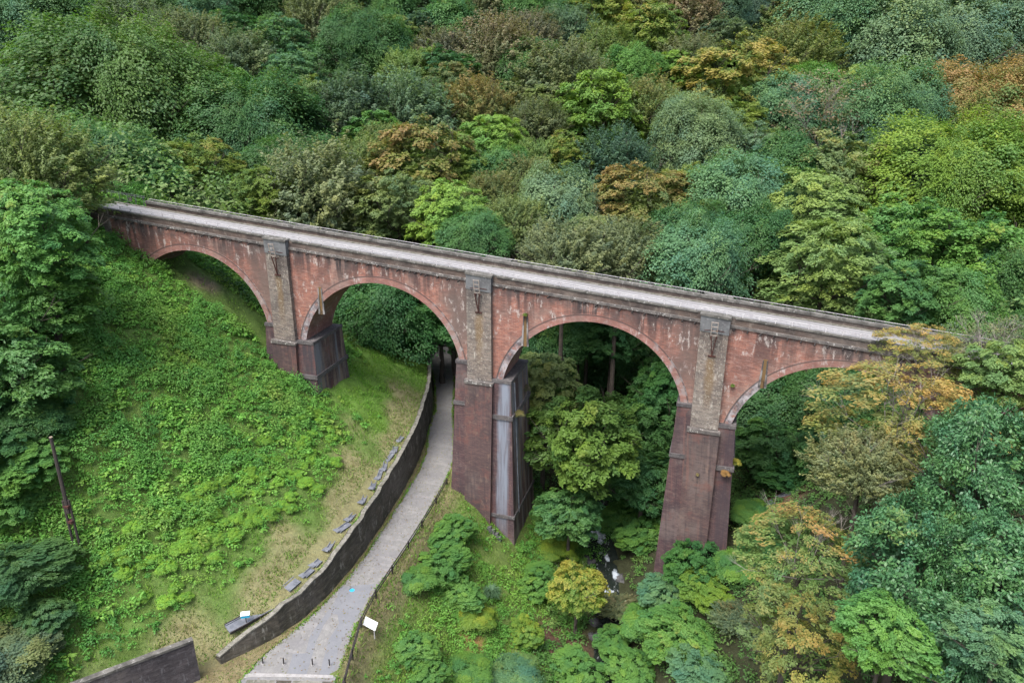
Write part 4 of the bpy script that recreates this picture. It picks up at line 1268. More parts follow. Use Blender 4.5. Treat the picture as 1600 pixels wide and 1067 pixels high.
cascade(11.3, 8.1, -31.75, 2.3, 1.3, .3, .35)
cascade(11.9, 7.2, -31.85, .9, .9, .6, .2)
cascade(14.5, 2.2, -32.2, .9, 1.5, .5, .4)
cascade(14.1, -.2, -32.45, 1.5, .45, .1, .1)
cascade(15.9, -3.0, -32.75, .7, 1.8, .35, .3)
cascade(13.1, 4.6, -31.95, .6, .9, .5, .2)
cascade(5.4, 44.0, -28.2, 2.6, 3.0, .3, 1.2)
for k in range(26):
    y = random.uniform(-9, 16)
    s = random.uniform(.35, .95)
    x = float(stream_x(np.array(y))) + random.choice((-1, 1)) * random.uniform(1.1, 2.3)
    z = float(np.interp(y, STREAM[::-1, 1], ST_Z[::-1]))
    n = 7
    V = []
    for i in range(5):
        th = math.pi * i / 4
        for j in range(n):
            r = .6 + .6 * random.random()
            V.append((s * r * math.sin(th) * math.cos(j * 2 * math.pi / n), s * r * math.sin(th) * math.sin(j * 2 * math.pi / n) * .8, s * .65 * r * math.cos(th)))
    F = [(i * n + j, (i + 1) * n + j, (i + 1) * n + (j + 1) % n, i * n + (j + 1) % n) for i in range(4) for j in range(n)]
    o = link('boulder', mesh_np('boulder', V, F, M['rock']), None, (x, y, z), (0, 0, random.random() * 6))
    tag(o, 'dark wet boulder at the edge of the shaded stream', 'boulder', 'boulders along the stream')
# old stones at the second pier's foot
m = MB()
for k in range(4):
    x, y = 1.5 + .35 * k + random.uniform(-.1, .1), -2.25 + random.uniform(-.2, .2)
    z = float(soil_z(np.array(x), np.array(y)))
    m.hexa([(x - .3, y - .25, z - .3), (x + .28, y - .3, z - .3), (x + .3, y + .25, z - .3), (x - .25, y + .3, z - .3), (x - .2, y - .2, z + .3 + .15 * (k % 2)), (x + .2, y - .15, z + .35), (x + .22, y + .2, z + .4), (x - .2, y + .2, z + .3)])
tag(m.build('rubble_heap', M['rock'], None), 'small dark rubble heap against the second pier\'s front corner', 'rubble')
# gravelly track on the far bank under the fourth arch
V, F = [], []
for i in range(10):
    y = 5.6 + .45 * i * .4
    x = 26.8 + .55 * i
    for j, d in enumerate((-.75, 0, .75)):
        V.append((x - d * .2, y + d, float(soil_z(np.array(x - d * .2), np.array(y + d))) + .12))
for i in range(9):
    for j in range(2):
        q = i * 3 + j
        F.append((q, q + 3, q + 4, q + 1))
tag(link('path', mesh_np('path', V, F, M['gutter'])), kind='structure')
# ------------------------------------------------------------------ foliage
def unit(v):
    return v / (np.linalg.norm(v, axis=-1, keepdims=True) + 1e-9)


def leaves(C, N, length, width, g, spread_dir=None):
    """one pointed leaf per centre C with normal N; returns corner vertices (n,4,3)"""
    n = len(C)
    a = g.standard_normal((n, 3)) if spread_dir is None else spread_dir + .45 * g.standard_normal((n, 3))
    a = unit(a - (a * N).sum(1, keepdims=True) * N)
    b = np.cross(N, a)
    ln = (length * g.uniform(.7, 1.3, n))[:, None]
    wd = (width * g.uniform(.7, 1.3, n))[:, None]
    return np.stack([C - a * ln * .5, C + b * wd * .5 + a * ln * .05, C + a * ln * .5 - N * ln * .12, C - b * wd * .5 + a * ln * .05], 1)


def fib(n, lo, hi, g):
    i = np.arange(n) + .5
    z = lo + (hi - lo) * i / n
    ph = i * 2.399963 + g.uniform(0, 6.28)
    r = np.sqrt(np.maximum(0, 1 - z * z))
    return np.c_[r * np.cos(ph), r * np.sin(ph), z]


def crown_mesh(kind, seed):
    g = np.random.default_rng(seed)
    L, T = [], []

    def add(C, N, ln, wd, r, b, spread=None):
        q = leaves(C, unit(N), ln, wd, g, spread)
        L.append(q)
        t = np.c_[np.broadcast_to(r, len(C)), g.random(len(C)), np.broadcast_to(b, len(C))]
        T.append(np.repeat(t, 4, 0))
    k = 'S' if kind[0] == 'T' else kind[0]
    fine = kind[0] == 'T'
    if k in 'RGSH':
        nl = {'R': 24, 'G': 34, 'S': 14 if not fine else 26, 'H': 72}[k]
        D = fib(nl, -.35 if k != 'S' else -.1, .97, g)
        D = unit(D + .25 * g.standard_normal(D.shape))
        lob_r = g.uniform(.27, .46, nl) if k in 'RS' and not fine else g.uniform(.18, .34, nl)
        lob_c = D * (1 - lob_r * .95)[:, None] * (g.uniform(.82, 1.06, nl) if not fine else g.uniform(.6, 1.18, nl))[:, None]
        flat = {'R': .95, 'G': 1.0, 'S': .66, 'H': .95}[k]
        lob_t = g.normal(.5, .19, nl)
        for i in range(nl):
            nc = {'R': 32, 'G': 22, 'S': 24, 'H': 28}[k] if kind[0] != 'T' else 34
            d = fib(nc, -.55, 1, g)
            d = unit(d + .3 * g.standard_normal(d.shape))
            keep = (d @ D[i] > -.35)
            d = d[keep]
            cc = lob_c[i] + d * lob_r[i] * g.uniform(.72, 1.08, len(d))[:, None]
            for j in range(len(d)):
                tone = np.clip(lob_t[i] + .14 * g.standard_normal(), 0, 1)
                out = unit(cc[j] + 1e-6)
                up = np.array([0, 0, 1.0])
                if k == 'G':
                    n = 40
                    o = g.standard_normal((n, 3)) * .042
                    add(cc[j] + o, .9 * up + .5 * out + .75 * g.standard_normal((n, 3)), .055, .026, tone, .5 + .5 * out[2], unit(o + .4 * out))
                else:
                    n = {'R': 78, 'S': 40, 'H': 62}[k]
                    cr = (.105 if k != 'H' else .075) * g.uniform(.7, 1.25)
                    ls = {'R': .040, 'S': .062 if not fine else .056, 'H': .028}[k]
                    o = g.standard_normal((n, 3)) * cr * np.array([.75, .75, .34])
                    o[:, 2] -= (o[:, 0] ** 2 + o[:, 1] ** 2) / (cr * 2.4)
                    add(cc[j] + o, up + .35 * out + .30 * g.standard_normal((n, 3)) + 4 * o * np.array([1, 1, 0]), ls, ls * .64, tone, .5 + .5 * out[2], unit(o + .3 * out))
        # loose inner leaves
        n = 1500 if k != 'H' else 5000
        c = unit(g.standard_normal((n, 3))) * g.uniform(.2, .66, n)[:, None]
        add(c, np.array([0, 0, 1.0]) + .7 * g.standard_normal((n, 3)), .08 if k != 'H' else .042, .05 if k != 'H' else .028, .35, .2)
        V = np.concatenate(L).reshape(-1, 3) * np.array([1, 1, flat])
        if k == 'S':
            V[:, 2] = V[:, 2] - .1
    elif k in 'LA':
        # tiers of flat sprays that fan outwards and droop at the tip
        ns = 210 if k == 'L' else 130
        D = fib(ns, -.45, .98, g)
        D = unit(D + .22 * g.standard_normal(D.shape))
        rad = g.uniform(.55, 1.0, ns) ** .6
        for i in range(ns):
            h = unit(np.array([D[i, 0], D[i, 1], 0]) + .25 * np.r_[g.standard_normal(2), 0])
            side = np.array([-h[1], h[0], 0])
            c = D[i] * rad[i] * .88
            c[2] = np.round(c[2] * 8) / 8 * .45 + c[2] * .55
            ln, wd = g.uniform(.17, .36), g.uniform(.08, .17)
            n = 120 if k == 'L' else 130
            s = g.uniform(-.6, 1, n)
            w = g.uniform(-1, 1, n) * np.sqrt(np.clip(1 - np.abs(s) ** 2.2, .03, 1)) * wd
            w = w * np.where(g.random(n) < .35, 1.15, .85)
            o = s[:, None] * ln * .5 * h + w[:, None] * side
            fing = .02 * np.sin(w * 42 + i)
            o[:, 2] = -.20 * np.clip(s, 0, 1) ** 2 * ln - .35 * (w / wd) ** 2 * wd * .35 + fing + .016 * g.standard_normal(n)
            tone = np.clip(.5 + .28 * np.sin(2.1 * D[i, 0] + seed) * np.cos(1.9 * D[i, 1] + 2 * seed) + .17 * g.standard_normal(), 0, 1)
            N = np.array([0, 0, 1.0]) + .35 * h * np.clip(s, 0, 1)[:, None] + .24 * g.standard_normal((n, 3))
            add(c + o, N, .048 if k == 'L' else .036, .031 if k == 'L' else .023, tone, np.clip(.35 + .35 * D[i, 2] + .3 * np.clip(s, 0, 1), 0, 1), h + .5 * side * np.sign(w)[:, None])
        n = 1300 if k == 'L' else 260
        c = unit(g.standard_normal((n, 3))) * g.uniform(.15, .7, n)[:, None]
        add(c, np.array([0, 0, 1.0]) + .6 * g.standard_normal((n, 3)), .085, .055, .35, .2)
        V = np.concatenate(L).reshape(-1, 3) * np.array([1, 1, .80])
    elif k == 'F':
        nt = 900
        D = fib(nt, -.5, .99, g)
        D = unit(D + .2 * g.standard_normal(D.shape))
        low = .5 + .5 * np.sin(D[:, 0] * 4 + seed) * np.sin(D[:, 1] * 5 + 2 * seed) * np.sin(D[:, 2] * 4 + 1)
        for i in range(nt):
            d = unit(D[i] * .75 + np.array([0, 0, .55]) + .28 * g.standard_normal(3))
            st = D[i] * g.uniform(.52, .80) * (.84 + .22 * low[i])
            n = 34
            s = g.random(n) ** .8
            o = d * (s * g.uniform(.16, .34))[:, None] + g.standard_normal((n, 3)) * (.035 * (1.2 - s))[:, None]
            tone = np.clip(.35 + .35 * low[i] + .16 * g.standard_normal(), 0, 1)
            add(st + o, np.array([0, 0, .8]) + .5 * d + .42 * g.standard_normal((n, 3)), .045, .024, tone, np.clip(.3 + .4 * D[i, 2] + .3 * s.mean(), 0, 1), d)
        n = 1500
        c = unit(g.standard_normal((n, 3))) * g.uniform(.2, .66, n)[:, None]
        add(c, np.array([0, 0, 1.0]) + .7 * g.standard_normal((n, 3)), .09, .06, .3, .2)
        V = np.concatenate(L).reshape(-1, 3) * np.array([1, 1, .80])
    else:   # B: nearly bare, thin reddish foliage at the twig ends
        nt = 230
        D = fib(nt, -.2, .98, g)
        D = unit(D + .25 * g.standard_normal(D.shape))
        for i in range(nt):
            n = 16
            o = g.standard_normal((n, 3)) * np.array([.07, .07, .035])
            add(D[i] * g.uniform(.6, 1.0) + o, np.array([0, 0, 1.0]) + .5 * g.standard_normal((n, 3)), .045, .026, np.clip(.5 + .25 * g.standard_normal(), 0, 1), .8)
        V = np.concatenate(L).reshape(-1, 3) * np.array([1, 1, .8])
    if k != 'S':
        a = np.arctan2(V[:, 1], V[:, 0])
        ph = g.uniform(0, 6.28, 4)
        f = 1 + .18 * np.sin(2 * a + ph[0]) + .11 * np.sin(3 * a + ph[1] + 2 * V[:, 2]) + .06 * np.sin(5 * a + ph[2])
        V = V * np.c_[f, f, 1 + .10 * np.sin(2.5 * V[:, 0] + ph[3]) * np.cos(2.2 * V[:, 1] + ph[2])]
    nq = len(V) // 4
    return mesh_np('crown_' + kind, V, np.arange(nq * 4).reshape(nq, 4), M['gloss' if k == 'G' else 'leaf'], np.concatenate(T))


def branch_mesh(name, seed, mat, n=9, twigs=3, thick=.05):
    """limbs fanning from the trunk top (unit crown, trunk enters at z = -0.75)"""
    g = random.Random(seed)
    m = MB()
    for i in range(n):
        a = i * 2.4 + g.uniform(-.4, .4)
        e = g.uniform(.25, 1.3)
        p = Vector((0, 0, -.85))
        d = Vector((math.cos(a) * math.cos(e), math.sin(a) * math.cos(e), math.sin(e)))
        w = thick
        for s in range(3):
            q = p + d * g.uniform(.36, .52)
            m.bar(p, q, w, n=5, w2=w * .62)
            if s:
                for t in range(twigs):
                    dd = (d + Vector((g.uniform(-.8, .8), g.uniform(-.8, .8), g.uniform(-.2, .6)))).normalized()
                    tip = q + dd * g.uniform(.2, .38)
                    m.bar(q, tip, w * .4, n=4, w2=w * .15)
                    if twigs > 3:
                        for u in range(3):
                            d3 = (dd + Vector((g.uniform(-.7, .7), g.uniform(-.7, .7), g.uniform(-.1, .6)))).normalized()
                            m.bar(q.lerp(tip, .6), q.lerp(tip, .6) + d3 * .24, w * .2, n=3, w2=w * .1)
            p, w = q, w * .62
            d = (d + Vector((g.uniform(-.35, .35), g.uniform(-.35, .35), g.uniform(-.05, .25)))).normalized()
    return m.mesh(name, mat)


CROWN = {}
for i, k in enumerate(('R1', 'R2', 'R3', 'H1', 'H2', 'L1', 'L2', 'L3', 'A1', 'A2', 'F1', 'F2', 'G1', 'G2', 'B1', 'B2', 'S1', 'S2', 'S3', 'T1', 'T2', 'T3')):
    CROWN[k] = crown_mesh(k, 11 + i * 7)
LIMBS = {'': branch_mesh('limbs', 3, M['bark']), 'B': branch_mesh('bare_limbs', 5, M['pale_bark'], 13, 6, .034), 'pale': branch_mesh('pale_limbs', 8, M['pale_bark'], 9, 4, .03)}
_m = MB()
for k in range(4):
    _m.bar((0.03 * math.sin(k * 2), .03 * math.cos(k * 3), k / 4), (.03 * math.sin(k * 2 + 2), .03 * math.cos(k * 3 + 3), (k + 1) / 4 + .004), 1.0 - .13 * k, n=8, w2=.87 - .13 * k)
TRUNK = _m.mesh('trunk', M['bark'])
_s = MB()
for k in range(7):
    _s.bar((0, 0, 0), (.5 * math.cos(k * .9), .5 * math.sin(k * .9), .5 + .1 * (k % 3)), .05, n=4, w2=.02)
STEMS = _s.mesh('stems', M['bark'])

RUST, GOLD = (.20, .12, .065), (.22, .19, .05)
TONE = {   # foliage colour, colour of turned leaves
    'dg': ((.038, .092, .036), GOLD), 'dgy': ((.050, .098, .028), GOLD), 'mg': ((.055, .122, .046), GOLD), 'mg2': ((.070, .148, .044), GOLD), 'mgd': ((.035, .095, .034), GOLD),
    'bg': ((.070, .135, .078), GOLD), 'bgl': ((.075, .145, .088), GOLD), 'bgf': ((.078, .122, .088), GOLD), 'dkb': ((.042, .080, .060), GOLD), 'dkf': ((.052, .086, .062), GOLD),
    'gr': ((.085, .115, .075), RUST), 'gro': ((.112, .130, .082), (.2, .17, .12)), 'yg': ((.095, .135, .034), (.24, .15, .07)), 'yg2': ((.100, .160, .032), (.30, .26, .05)), 'lg': ((.125, .20, .05), GOLD),
    'lgo': ((.125, .175, .065), GOLD), 'lgf': ((.12, .17, .07), GOLD), 'lgt': ((.075, .165, .050), (.2, .2, .05)), 'ol': ((.100, .135, .052), (.21, .155, .07)), 'olg': ((.115, .145, .066), (.2, .17, .07)),
    'sg': ((.100, .145, .095), GOLD), 'sg2': ((.088, .138, .095), GOLD), 'br': ((.100, .118, .070), (.165, .135, .10)), 'brg': ((.100, .118, .068), (.17, .135, .098)), 'pu': ((.105, .105, .085), (.16, .13, .115)),
    'rs': ((.100, .120, .052), (.185, .125, .072)), 'or': ((.098, .13, .042), (.19, .13, .058)), 'or2': ((.108, .13, .044), (.21, .145, .06)), 'or3': ((.145, .155, .055), (.31, .20, .07)),
    'go': ((.110, .150, .042), (.23, .185, .055)), 'rg': ((.105, .13, .052), (.18, .14, .065)), 'pk': ((.13, .125, .08), (.20, .14, .105)), 'pko': ((.13, .14, .08), (.22, .175, .11)),
    'pko2': ((.095, .145, .05), (.30, .18, .075)), 'ota': ((.125, .15, .055), (.26, .185, .065)), 'ta': ((.105, .135, .055), (.20, .165, .085)), 'gb': ((.040, .098, .048), GOLD), 'ye': ((.125, .185, .038), (.28, .25, .055)),
    'yg3': ((.070, .122, .034), (.15, .16, .045)), 'dgf': ((.046, .095, .040), (.14, .15, .06)),
}


GROW = 1.2


def plant(label, kind, col, aut, x, y, z, r):
    if kind[0] == 'R' and r > 7.5:
        kind = 'H%d' % (1 + len(label) % 2)
    if col in ('or3', 'pko2', 'ota'):
        kind = 'A%d' % (1 + len(label) % 2)
    shrub = kind[0] == 'S' or (kind[0] == 'F' and r < 2.4 and y < 0 and z < -20)
    if shrub and r > 1.3:
        kind = {'S1': 'L1', 'S2': 'L2', 'S3': 'T3', 'F1': 'F1', 'F2': 'F2'}[kind]
    base, turned = TONE[col]
    base = tuple(q * e for q, e in zip(base, (1.26, 1.42, 1.26)))
    g = random.Random(label)
    gz = float(soil_z(np.array([x]), np.array([y]))[0])
    flat = z - gz
    t = thing('bush' if shrub else 'tree', label, 'bush' if shrub else 'tree', (x, y, gz), g.uniform(0, 6.28), 'bushes and weed clumps' if shrub else 'trees of the valley forest')
    cz = flat if not shrub else max(flat, .3 * r)
    k = 1.0 if shrub or kind[0] == 'G' else GROW
    tall = 1.0 if shrub else g.uniform(1.12, 1.32)
    if col == 'ye':
        tall = 1.75
    c = link('crown' if not shrub else 'foliage', CROWN[kind], t, (0, 0, cz - (tall - 1) * r * .8), (g.uniform(-.06, .06), g.uniform(-.06, .06), 0), (r * k * g.uniform(.93, 1.1), r * k * g.uniform(.93, 1.1), r * k * tall * (.8 if shrub else 1)))
    c.color = base + (aut,)
    c['turned'] = turned
    if shrub:
        link('stem', STEMS, t, (0, 0, -.1), (0, 0, 0), (r, r, max(cz, .5)))
    else:
        h = max(cz - .35 * r, 1.5)
        w = .13 * r + .12
        link('trunk', TRUNK, t, (0, 0, -.6), (0, 0, 0), (w, w, h + .6))
        link('limbs', LIMBS['B' if kind[0] == 'B' else ('pale' if col in ('or3', 'pko', 'pko2') else '')], t, (0, 0, cz + .1 * r), (0, 0, 0), (r, r, r * .95))
    return t


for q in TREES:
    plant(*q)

# light green bushes in rows on the slope above the retaining wall
BUSH = [(-16.7, -20.5), (-16.7, -17.9), (-16.1, -17.6), (-18.0, -17.3), (-15.2, -19.9), (-15.6, -22.3), (-16.0, -23.8), (-14.6, -24.0), (-14.3, -21.3), (-14.7, -18.3), (-14.0, -17.8), (-17.1, -13.3), (-16.2, -12.3), (-14.8, -13.5), (-15.9, -14.6), (-14.1, -13.5), (-14.5, -9.0), (-14.2, -11.1), (-11.6, -12.9), (-12.6, -13.0), (-13.7, -12.7), (-12.8, -15.4), (-13.2, -16.4), (-12.3, -16.6), (-12.9, -9.0), (-12.5, -8.5), (-17.0, -15.3), (-18.7, -19.3), (-17.8, -21.2), (-16.7, -21.9), (-15.8, -20.6), (-18.0, -6.5), (-17.4, -5.6), (-16.4, -4.5), (-15.0, -4.8), (-17.1, -3.7), (-15.7, -6.9), (-16.5, -3.1), (-15.9, -7.8), (-17.2, -7.5), (-14.1, -5.6), (-20.8, -27.6), (-20.4, -27.1), (-20.3, -25.4), (-19.7, -27.2), (-18.7, -27.1), (-19.6, -28.0), (-20.8, -29.0), (-16.8, -26.5), (-16.8, -24.8), (-15.9, -23.6), (-14.5, -24.0), (-15.3, -24.8), (-15.6, -27.2), (-15.7, -28.1), (-14.7, -27.3), (-17.1, -28.5), (-19.3, -24.4), (-19.2, -22.5), (-19.2, -21.0), (-17.3, -23.6), (-16.6, -22.3), (-15.4, -22.2), (-17.0, -20.5), (-19.3, -23.2), (-18.4, -18.8), (-17.9, -19.8), (-18.0, -26.3), (-18.5, -20.7), (-15.6, -15.4), (-15.8, -10.4), (-14.0, -10.0), (-15.6, -8.9), (-18.2, -11.0), (-17.4, -9.6), (-14.4, -14.6), (-16.6, -16.0), (-18.9, -14.6), (-19.9, -17.2), (-14.0, -19.4), (-13.4, -17.9), (-15.3, -16.6), (-18.6, -4.6)]
for x, y in BUSH:
    x, y = x + random.uniform(-.15, .15), y + random.uniform(-.15, .15)
    z = float(soil_z(np.array(x), np.array(y), True))
    r = random.uniform(.55, .95)
    t = thing('leafy_bush', 'rounded bright light green bush, one of many dotted over the slope above the retaining wall', 'bush', (x, y, z), random.uniform(0, 6.28), 'light green bushes on the slope')
    c = link('foliage', CROWN['S%d' % random.randint(1, 3)], t, (0, 0, r * .3), (0, 0, 0), (r, r, r * random.uniform(.8, 1.0)))
    k = random.uniform(.85, 1.15)
    c.color = (.165 * k, .33 * k, .055 * k, 0)
    c['turned'] = GOLD

# small plants rooted in the masonry
for lab, x, y, z, r, col, aut in (('tuft of yellowing leaves growing from the second pier\'s stone band', 3.7, .6, -13.6, .75, 'olg', .5), ('orange brown plant growing on the front of the third pier', 24.4, -.95, -15.9, .55, 'pko2', .95),
                                  ('yellow green plant at the right corner of the third pier', 25.3, .2, -15.2, .6, 'yg2', .5), ('tiny bright plant growing on top of the drain above the third arch', 4.56, -.2, -2.65, .32, 'lg', .1),
                                  ('small green plant on the arch ring right of the third pier', 24.1, -.1, -7.4, .3, 'lg', 0), ('dry grey plant hanging on the second pier\'s far corner', 3.4, 4.6, -12.4, .7, 'br', .4), ('faded brown plant on the front of the third pier\'s lower pilaster', 21.9, -1.15, -16.4, .25, 'ta', .8)):
    t = thing('wall_plant', lab, 'plant', (x, y, z))
    c = link('foliage', CROWN['S2'], t, (0, 0, 0), (0, 0, random.random() * 6), (r, r * .7, r))
    c.color = TONE[col][0] + (aut,)
    c['turned'] = TONE[col][1]
    link('stem', STEMS, t, (0, 0, -.3 * r), (0, 0, 0), (r * .8, r * .5, r * .7))

# pampas tuft
g = np.random.default_rng(5)
n = 420
a = g.uniform(0, 6.28, n)
h = np.c_[np.cos(a), np.sin(a), np.zeros(n)]
V, F = [], []
for i in range(n):
    s = np.array([-h[i, 1], h[i, 0], 0]) * .02
    p0 = h[i] * g.uniform(0, .12)
    p1 = p0 + h[i] * g.uniform(.1, .5) + [0, 0, g.uniform(.6, 1.0)]
    p2 = p1 + h[i] * g.uniform(.2, .6) + [0, 0, g.uniform(-.5, .2)]
    b = len(V)
    V += [p0 - s, p0 + s, p1 + s, p1 - s, p2, p2]
    F += [(b, b + 1, b + 2, b + 3), (b + 3, b + 2, b + 4, b + 5)]
px, py = 4.16, -9.36
o = link('pampas_tuft', mesh_np('pampas_tuft', V, F, M['weed'], np.tile([.085, .16, .085], (len(V), 1)) * g.uniform(.7, 1.3, (len(V), 1))), None, (px, py, float(soil_z(np.array(px), np.array(py)))), (0, 0, 0), (1.15, 1.15, 1.15))
tag(o, 'fountain shaped tuft of long blue green grass on the lower bank', 'grass tuft')


# ------------------------------------------------------------------ ground cover
def cover(name, n_plants, xr, yr, keep, colour, n_leaf, size, leaf_l, leaf_w, seed, lift=.25, flat=.6):
    g = np.random.default_rng(seed)
    x, y = g.uniform(*xr, n_plants), g.uniform(*yr, n_plants)
    k = g.random(n_plants) < keep(x, y)
    x, y = x[k], y[k]
    z = soil_z(x, y)
    m = len(x)
    r = size * g.uniform(.55, 1.5, m)
    d = unit(g.standard_normal((m, n_leaf, 3)))
    d[..., 2] = np.abs(d[..., 2])
    C = np.stack([x, y, z + lift * r], -1)[:, None] + d * (r[:, None, None] * g.uniform(.5, 1.0, (m, n_leaf, 1))) * np.array([1, 1, flat])
    N = unit(d * .6 + np.array([0, 0, .9]) + .45 * g.standard_normal(d.shape))
    q = leaves(C.reshape(-1, 3), N.reshape(-1, 3), leaf_l, leaf_w, g, d.reshape(-1, 3))
    col = np.repeat(colour(x, y, g), n_leaf, 0) * g.uniform(.72, 1.25, (m * n_leaf, 1))
    nq = len(q)
    me = mesh_np(name, q.reshape(-1, 3), np.arange(nq * 4).reshape(nq, 4), M['weed'], np.repeat(col, 4, 0))
    return tag(link(name, me), kind='stuff')


def wave(x, y, s, ph=0):
    return .5 + .25 * np.sin(x * s + 1.7 * np.sin(y * s * .8 + ph)) + .25 * np.sin(y * s * 1.3 + 1.3 * np.sin(x * s * .9 + ph * 2))


def pal(cols, x, y, g, s=.35):
    cols = np.array(cols)
    t = np.clip(wave(x, y, s, 1) * .55 + wave(x, y, s * 3.1, 2) * .3 + .25 * g.random(len(x)) - .05, 0, .999) * (len(cols) - 1)
    i = t.astype(int)
    f = (t - i)[:, None]
    return (cols[i] * (1 - f) + cols[np.minimum(i + 1, len(cols) - 1)] * f) * np.array([1.45, 1.50, 1.12])


def slope_keep(x, y):
    t = -(x - wall_x(y)) - .6
    return ((t > 2.5) * (1 - dry_zone(x, y)) * (1 - .93 * lawn_zone(x, y)) * smooth(2.5, 5.5, t + .8 * np.sin(y)) * (1 - .55 * smooth(8.5, 6.5, t) * smooth(-32, -28, y)) * (x < -9.5)
            * (1 - ((x > -44) & (x < -17.5) & (y > .6) & (y < 5.5))) * (.45 + .55 * wave(x, y, .5)) * (1 - .85 * np.exp(-((x + 33.5) ** 2 + (y - 3.5) ** 2) / 9)))


cover('weeds', 15000, (-50, -9), (-46, 12), slope_keep, lambda x, y, g: pal([(.034, .100, .032), (.050, .140, .036), (.072, .175, .040), (.10, .19, .042), (.14, .185, .045)], x, y, g), 26, .42, .20, .11, 21, .4, .9)
cover('tall_weeds', 7000, (-50, -14), (-46, 12), lambda x, y: slope_keep(x, y) * (wave(x, y, .62, 3) > .47) * smooth(8.5, 11, -(x - wall_x(y))), lambda x, y, g: pal([(.040, .115, .040), (.060, .155, .044), (.09, .18, .048), (.13, .18, .05)], x, y, g, .5), 60, .68, .23, .11, 22, .6, 1.15)


cover('broad_weeds', 5200, (-50, -12), (-46, 12), lambda x, y: slope_keep(x, y) * (wave(x, y, .8, 5) > .52), lambda x, y, g: pal([(.055, .150, .036), (.075, .175, .038), (.105, .19, .042), (.14, .18, .05)], x, y, g, .7), 26, .5, .34, .20, 27, .6, .9)


def turf(name, n, xr, yr, keep, colour, seed, hgt=.22):
    g = np.random.default_rng(seed)
    x, y = g.uniform(*xr, n), g.uniform(*yr, n)
    k = g.random(n) < keep(x, y)
    x, y = x[k], y[k]
    m = len(x)
    P = np.stack([x, y, soil_z(x, y) - .03], -1)
    a = g.uniform(0, 6.28, m)
    s = np.stack([np.cos(a), np.sin(a), np.zeros(m)], -1)
    h = np.stack([g.normal(0, .45, m), g.normal(0, .45, m), np.ones(m)], -1) * (hgt * g.uniform(.5, 1.6, m))[:, None]
    w = .055
    V = np.stack([P - s * w, P + s * w, P + h], 1)
    col = colour(x, y, g) * g.uniform(.75, 1.25, (m, 1))
    me = mesh_np(name, V.reshape(-1, 3), np.arange(m * 3).reshape(m, 3), M['weed'], np.repeat(col, 3, 0))
    return tag(link(name, me), kind='stuff')


GREENS = [(.055, .13, .026), (.075, .16, .028), (.10, .18, .034), (.125, .17, .05)]
DRYS = [(.155, .15, .08), (.12, .135, .06), (.095, .14, .045), (.19, .17, .10)]


def left_turf_col(x, y, g):
    d = dry_zone(x, y)[:, None]
    d = np.clip(d * 1.0 - .35 * (g.random((len(x), 1)) < .4), 0, 1)
    return pal(GREENS, x, y, g, .6) * (1 - d) + pal(DRYS, x, y, g, 1.1) * d


turf('meadow_grass', 150000, (-48, -9), (-46, 34), lambda x, y: ((-(x - wall_x(y)) - .65) > 0) * (.5 + .5 * np.maximum(dry_zone(x, y), lawn_zone(x, y))) * (1 - ((x > -44) & (x < -17.5) & (y > .4) & (y < 5.6)) * .75), left_turf_col, 31)
turf('bank_grass', 60000, (-5, 12), (-46, 9), lambda x, y: (x > np.interp(y, LW_Y, LW_R) + .1) * smooth(13, 9.5, x) * (1 - .95 * np.exp(-((x - 10.5) ** 2 + (y + 9.5) ** 2) / 9)),
     lambda x, y, g: np.where((smooth(4.4, 1.0, x - np.interp(y, LW_Y, LW_R)) * (.35 + wave(x, y, 1.2)) > g.random(len(x)))[:, None], pal(DRYS, x, y, g, 1.1), pal(GREENS, x, y, g, .6)), 32)
turf('verge_grass', 14000, (-14, -6), (-31, 30), lambda x, y: (x > wall_x(y) + .1) * (x < np.interp(y, LW_Y, LW_L) + .12), lambda x, y, g: pal(DRYS, x, y, g, 1.1), 33, .16)


def bank_keep(x, y):
    t = x - np.interp(y, LW_Y, LW_R)
    pier = (np.abs(x) < 4.4) & (y > -2.0) & (y < 8)
    return smooth(1.8, 4.0, t + 1.0 * np.sin(y * .9)) * smooth(13.5, 12.0, x) * (1 - pier) * (.30 + .7 * wave(x, y, .6)) * (1 - .8 * np.exp(-((x - 10.5) ** 2 + (y + 9.5) ** 2) / 8)) * (1 - .7 * np.exp(-((x - 2.5) ** 2 + (y + 4.0) ** 2) / 12))


cover('bank_weeds', 5200, (-2, 14), (-46, 12), bank_keep, lambda x, y, g: pal([(.045, .125, .036), (.065, .16, .040), (.09, .185, .042), (.125, .18, .045)], x, y, g, .5), 30, .42, .21, .10, 23, .4, .85)
cover('stream_undergrowth', 5200, (9, 46), (-46, 36), lambda x, y: (np.abs(x - stream_x(y)) > 2.2) * (1 - ((np.abs(x - 22) < 3.6) & (y > -1.6) & (y < 8))) * (.45 + .55 * wave(x, y, .5)), lambda x, y, g: pal([(.032, .075, .030), (.045, .100, .034), (.068, .125, .040), (.11, .14, .05)], x, y, g, .5), 34, .55, .26, .13, 24, .4, .85)
cover('valley_undergrowth', 5000, (-60, 60), (6, 70), lambda x, y: ((x > np.interp(y, LW_Y, LW_R) + .8) | (x < wall_x(y) - 9 + smooth(20, 30, y) * 7.5)) * (np.abs(x - stream_x(y)) > 2.0) * (1 - .95 * lawn_zone(x, y)), lambda x, y, g: pal([(.026, .062, .024), (.036, .085, .030), (.052, .105, .034)], x, y, g, .4), 30, .8, .36, .18, 25, .4, .8)

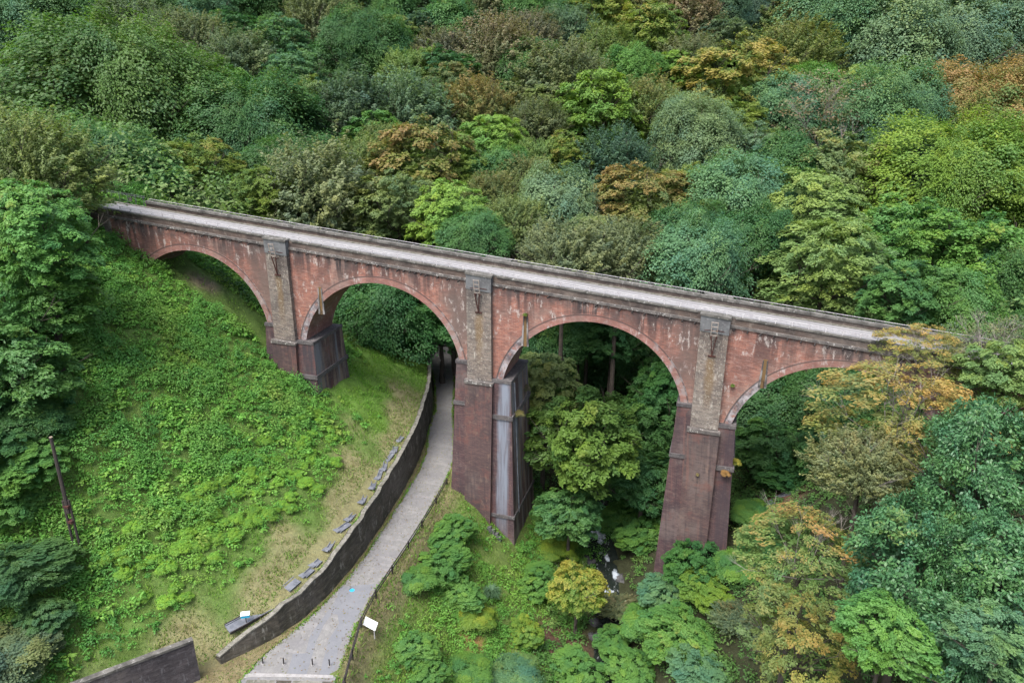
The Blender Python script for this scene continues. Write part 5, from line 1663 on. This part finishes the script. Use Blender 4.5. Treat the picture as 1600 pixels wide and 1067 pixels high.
# the low storey of the wood: young growth that closes the gaps between the crowns
cover('understorey', 11500, (-175, 120), (-45, 235), lambda x, y: (y > np.where(x < -36, 9, np.where(x > 54, -45, 36 - .1 * np.abs(x)))) * ((x > np.interp(y, LW_Y, LW_R) + 1.5) | (x < np.interp(y, LW_Y, LW_L) - 5)), lambda x, y, g: pal([(.045, .09, .040), (.065, .12, .050), (.095, .13, .058), (.08, .145, .062)], x, y, g, .12), 44, 2.3, .62, .36, 26, .8, 1.2)

# grass creeping over the edges of the lane and the wall, leaf litter swept to the sides
g = np.random.default_rng(77)
n = 9000
y = g.uniform(-31, 30, n)
side = g.random(n)
x = np.where(side < .4, np.interp(y, LW_Y, LW_L) + np.abs(g.normal(0, .13, n)) - .1, np.where(side < .75, np.interp(y, LW_Y, LW_R) - np.abs(g.normal(0, .13, n)) + .1, wall_x(y) - .5 + g.normal(0, .12, n)))
z = np.where(side < .75, ROAD_Z, wall_top(y) + .08)
k = g.random(n) < .25 + .75 * wave(x * 0, y, 1.6)
x, y, z = x[k], y[k], z[k]
P = np.stack([x, y, z], -1)
a = g.uniform(0, 6.28, len(x))
s = np.stack([np.cos(a), np.sin(a), 0 * a], -1) * .06
h = np.stack([g.normal(0, .08, len(x)), g.normal(0, .08, len(x)), g.uniform(.06, .2, len(x))], -1)
V = np.stack([P - s, P + s, P + h], 1).reshape(-1, 3)
col = pal(GREENS + DRYS[:2], x, y, g, .9)
tag(link('edge_grass', mesh_np('edge_grass', V, np.arange(len(V)).reshape(-1, 3), M['weed'], np.repeat(col, 3, 0))), kind='stuff')
n = 1500
y = g.uniform(-30, 28, n)
t = g.beta(.45, .45, n)
x = np.interp(y, LW_Y, LW_L) * (1 - t) + np.interp(y, LW_Y, LW_R) * t
q = leaves(np.stack([x, y, np.full(n, ROAD_Z + .03)], -1), unit(np.array([0, 0, 1.0]) + .15 * g.standard_normal((n, 3))), .13, .085, g)
col = np.array([(.16, .10, .05), (.20, .15, .06), (.10, .07, .045), (.12, .13, .05)])[g.integers(0, 4, n)]
tag(link('leaf_litter', mesh_np('leaf_litter', q.reshape(-1, 3), np.arange(n * 4).reshape(n, 4), M['weed'], np.repeat(col, 4, 0))), kind='stuff')
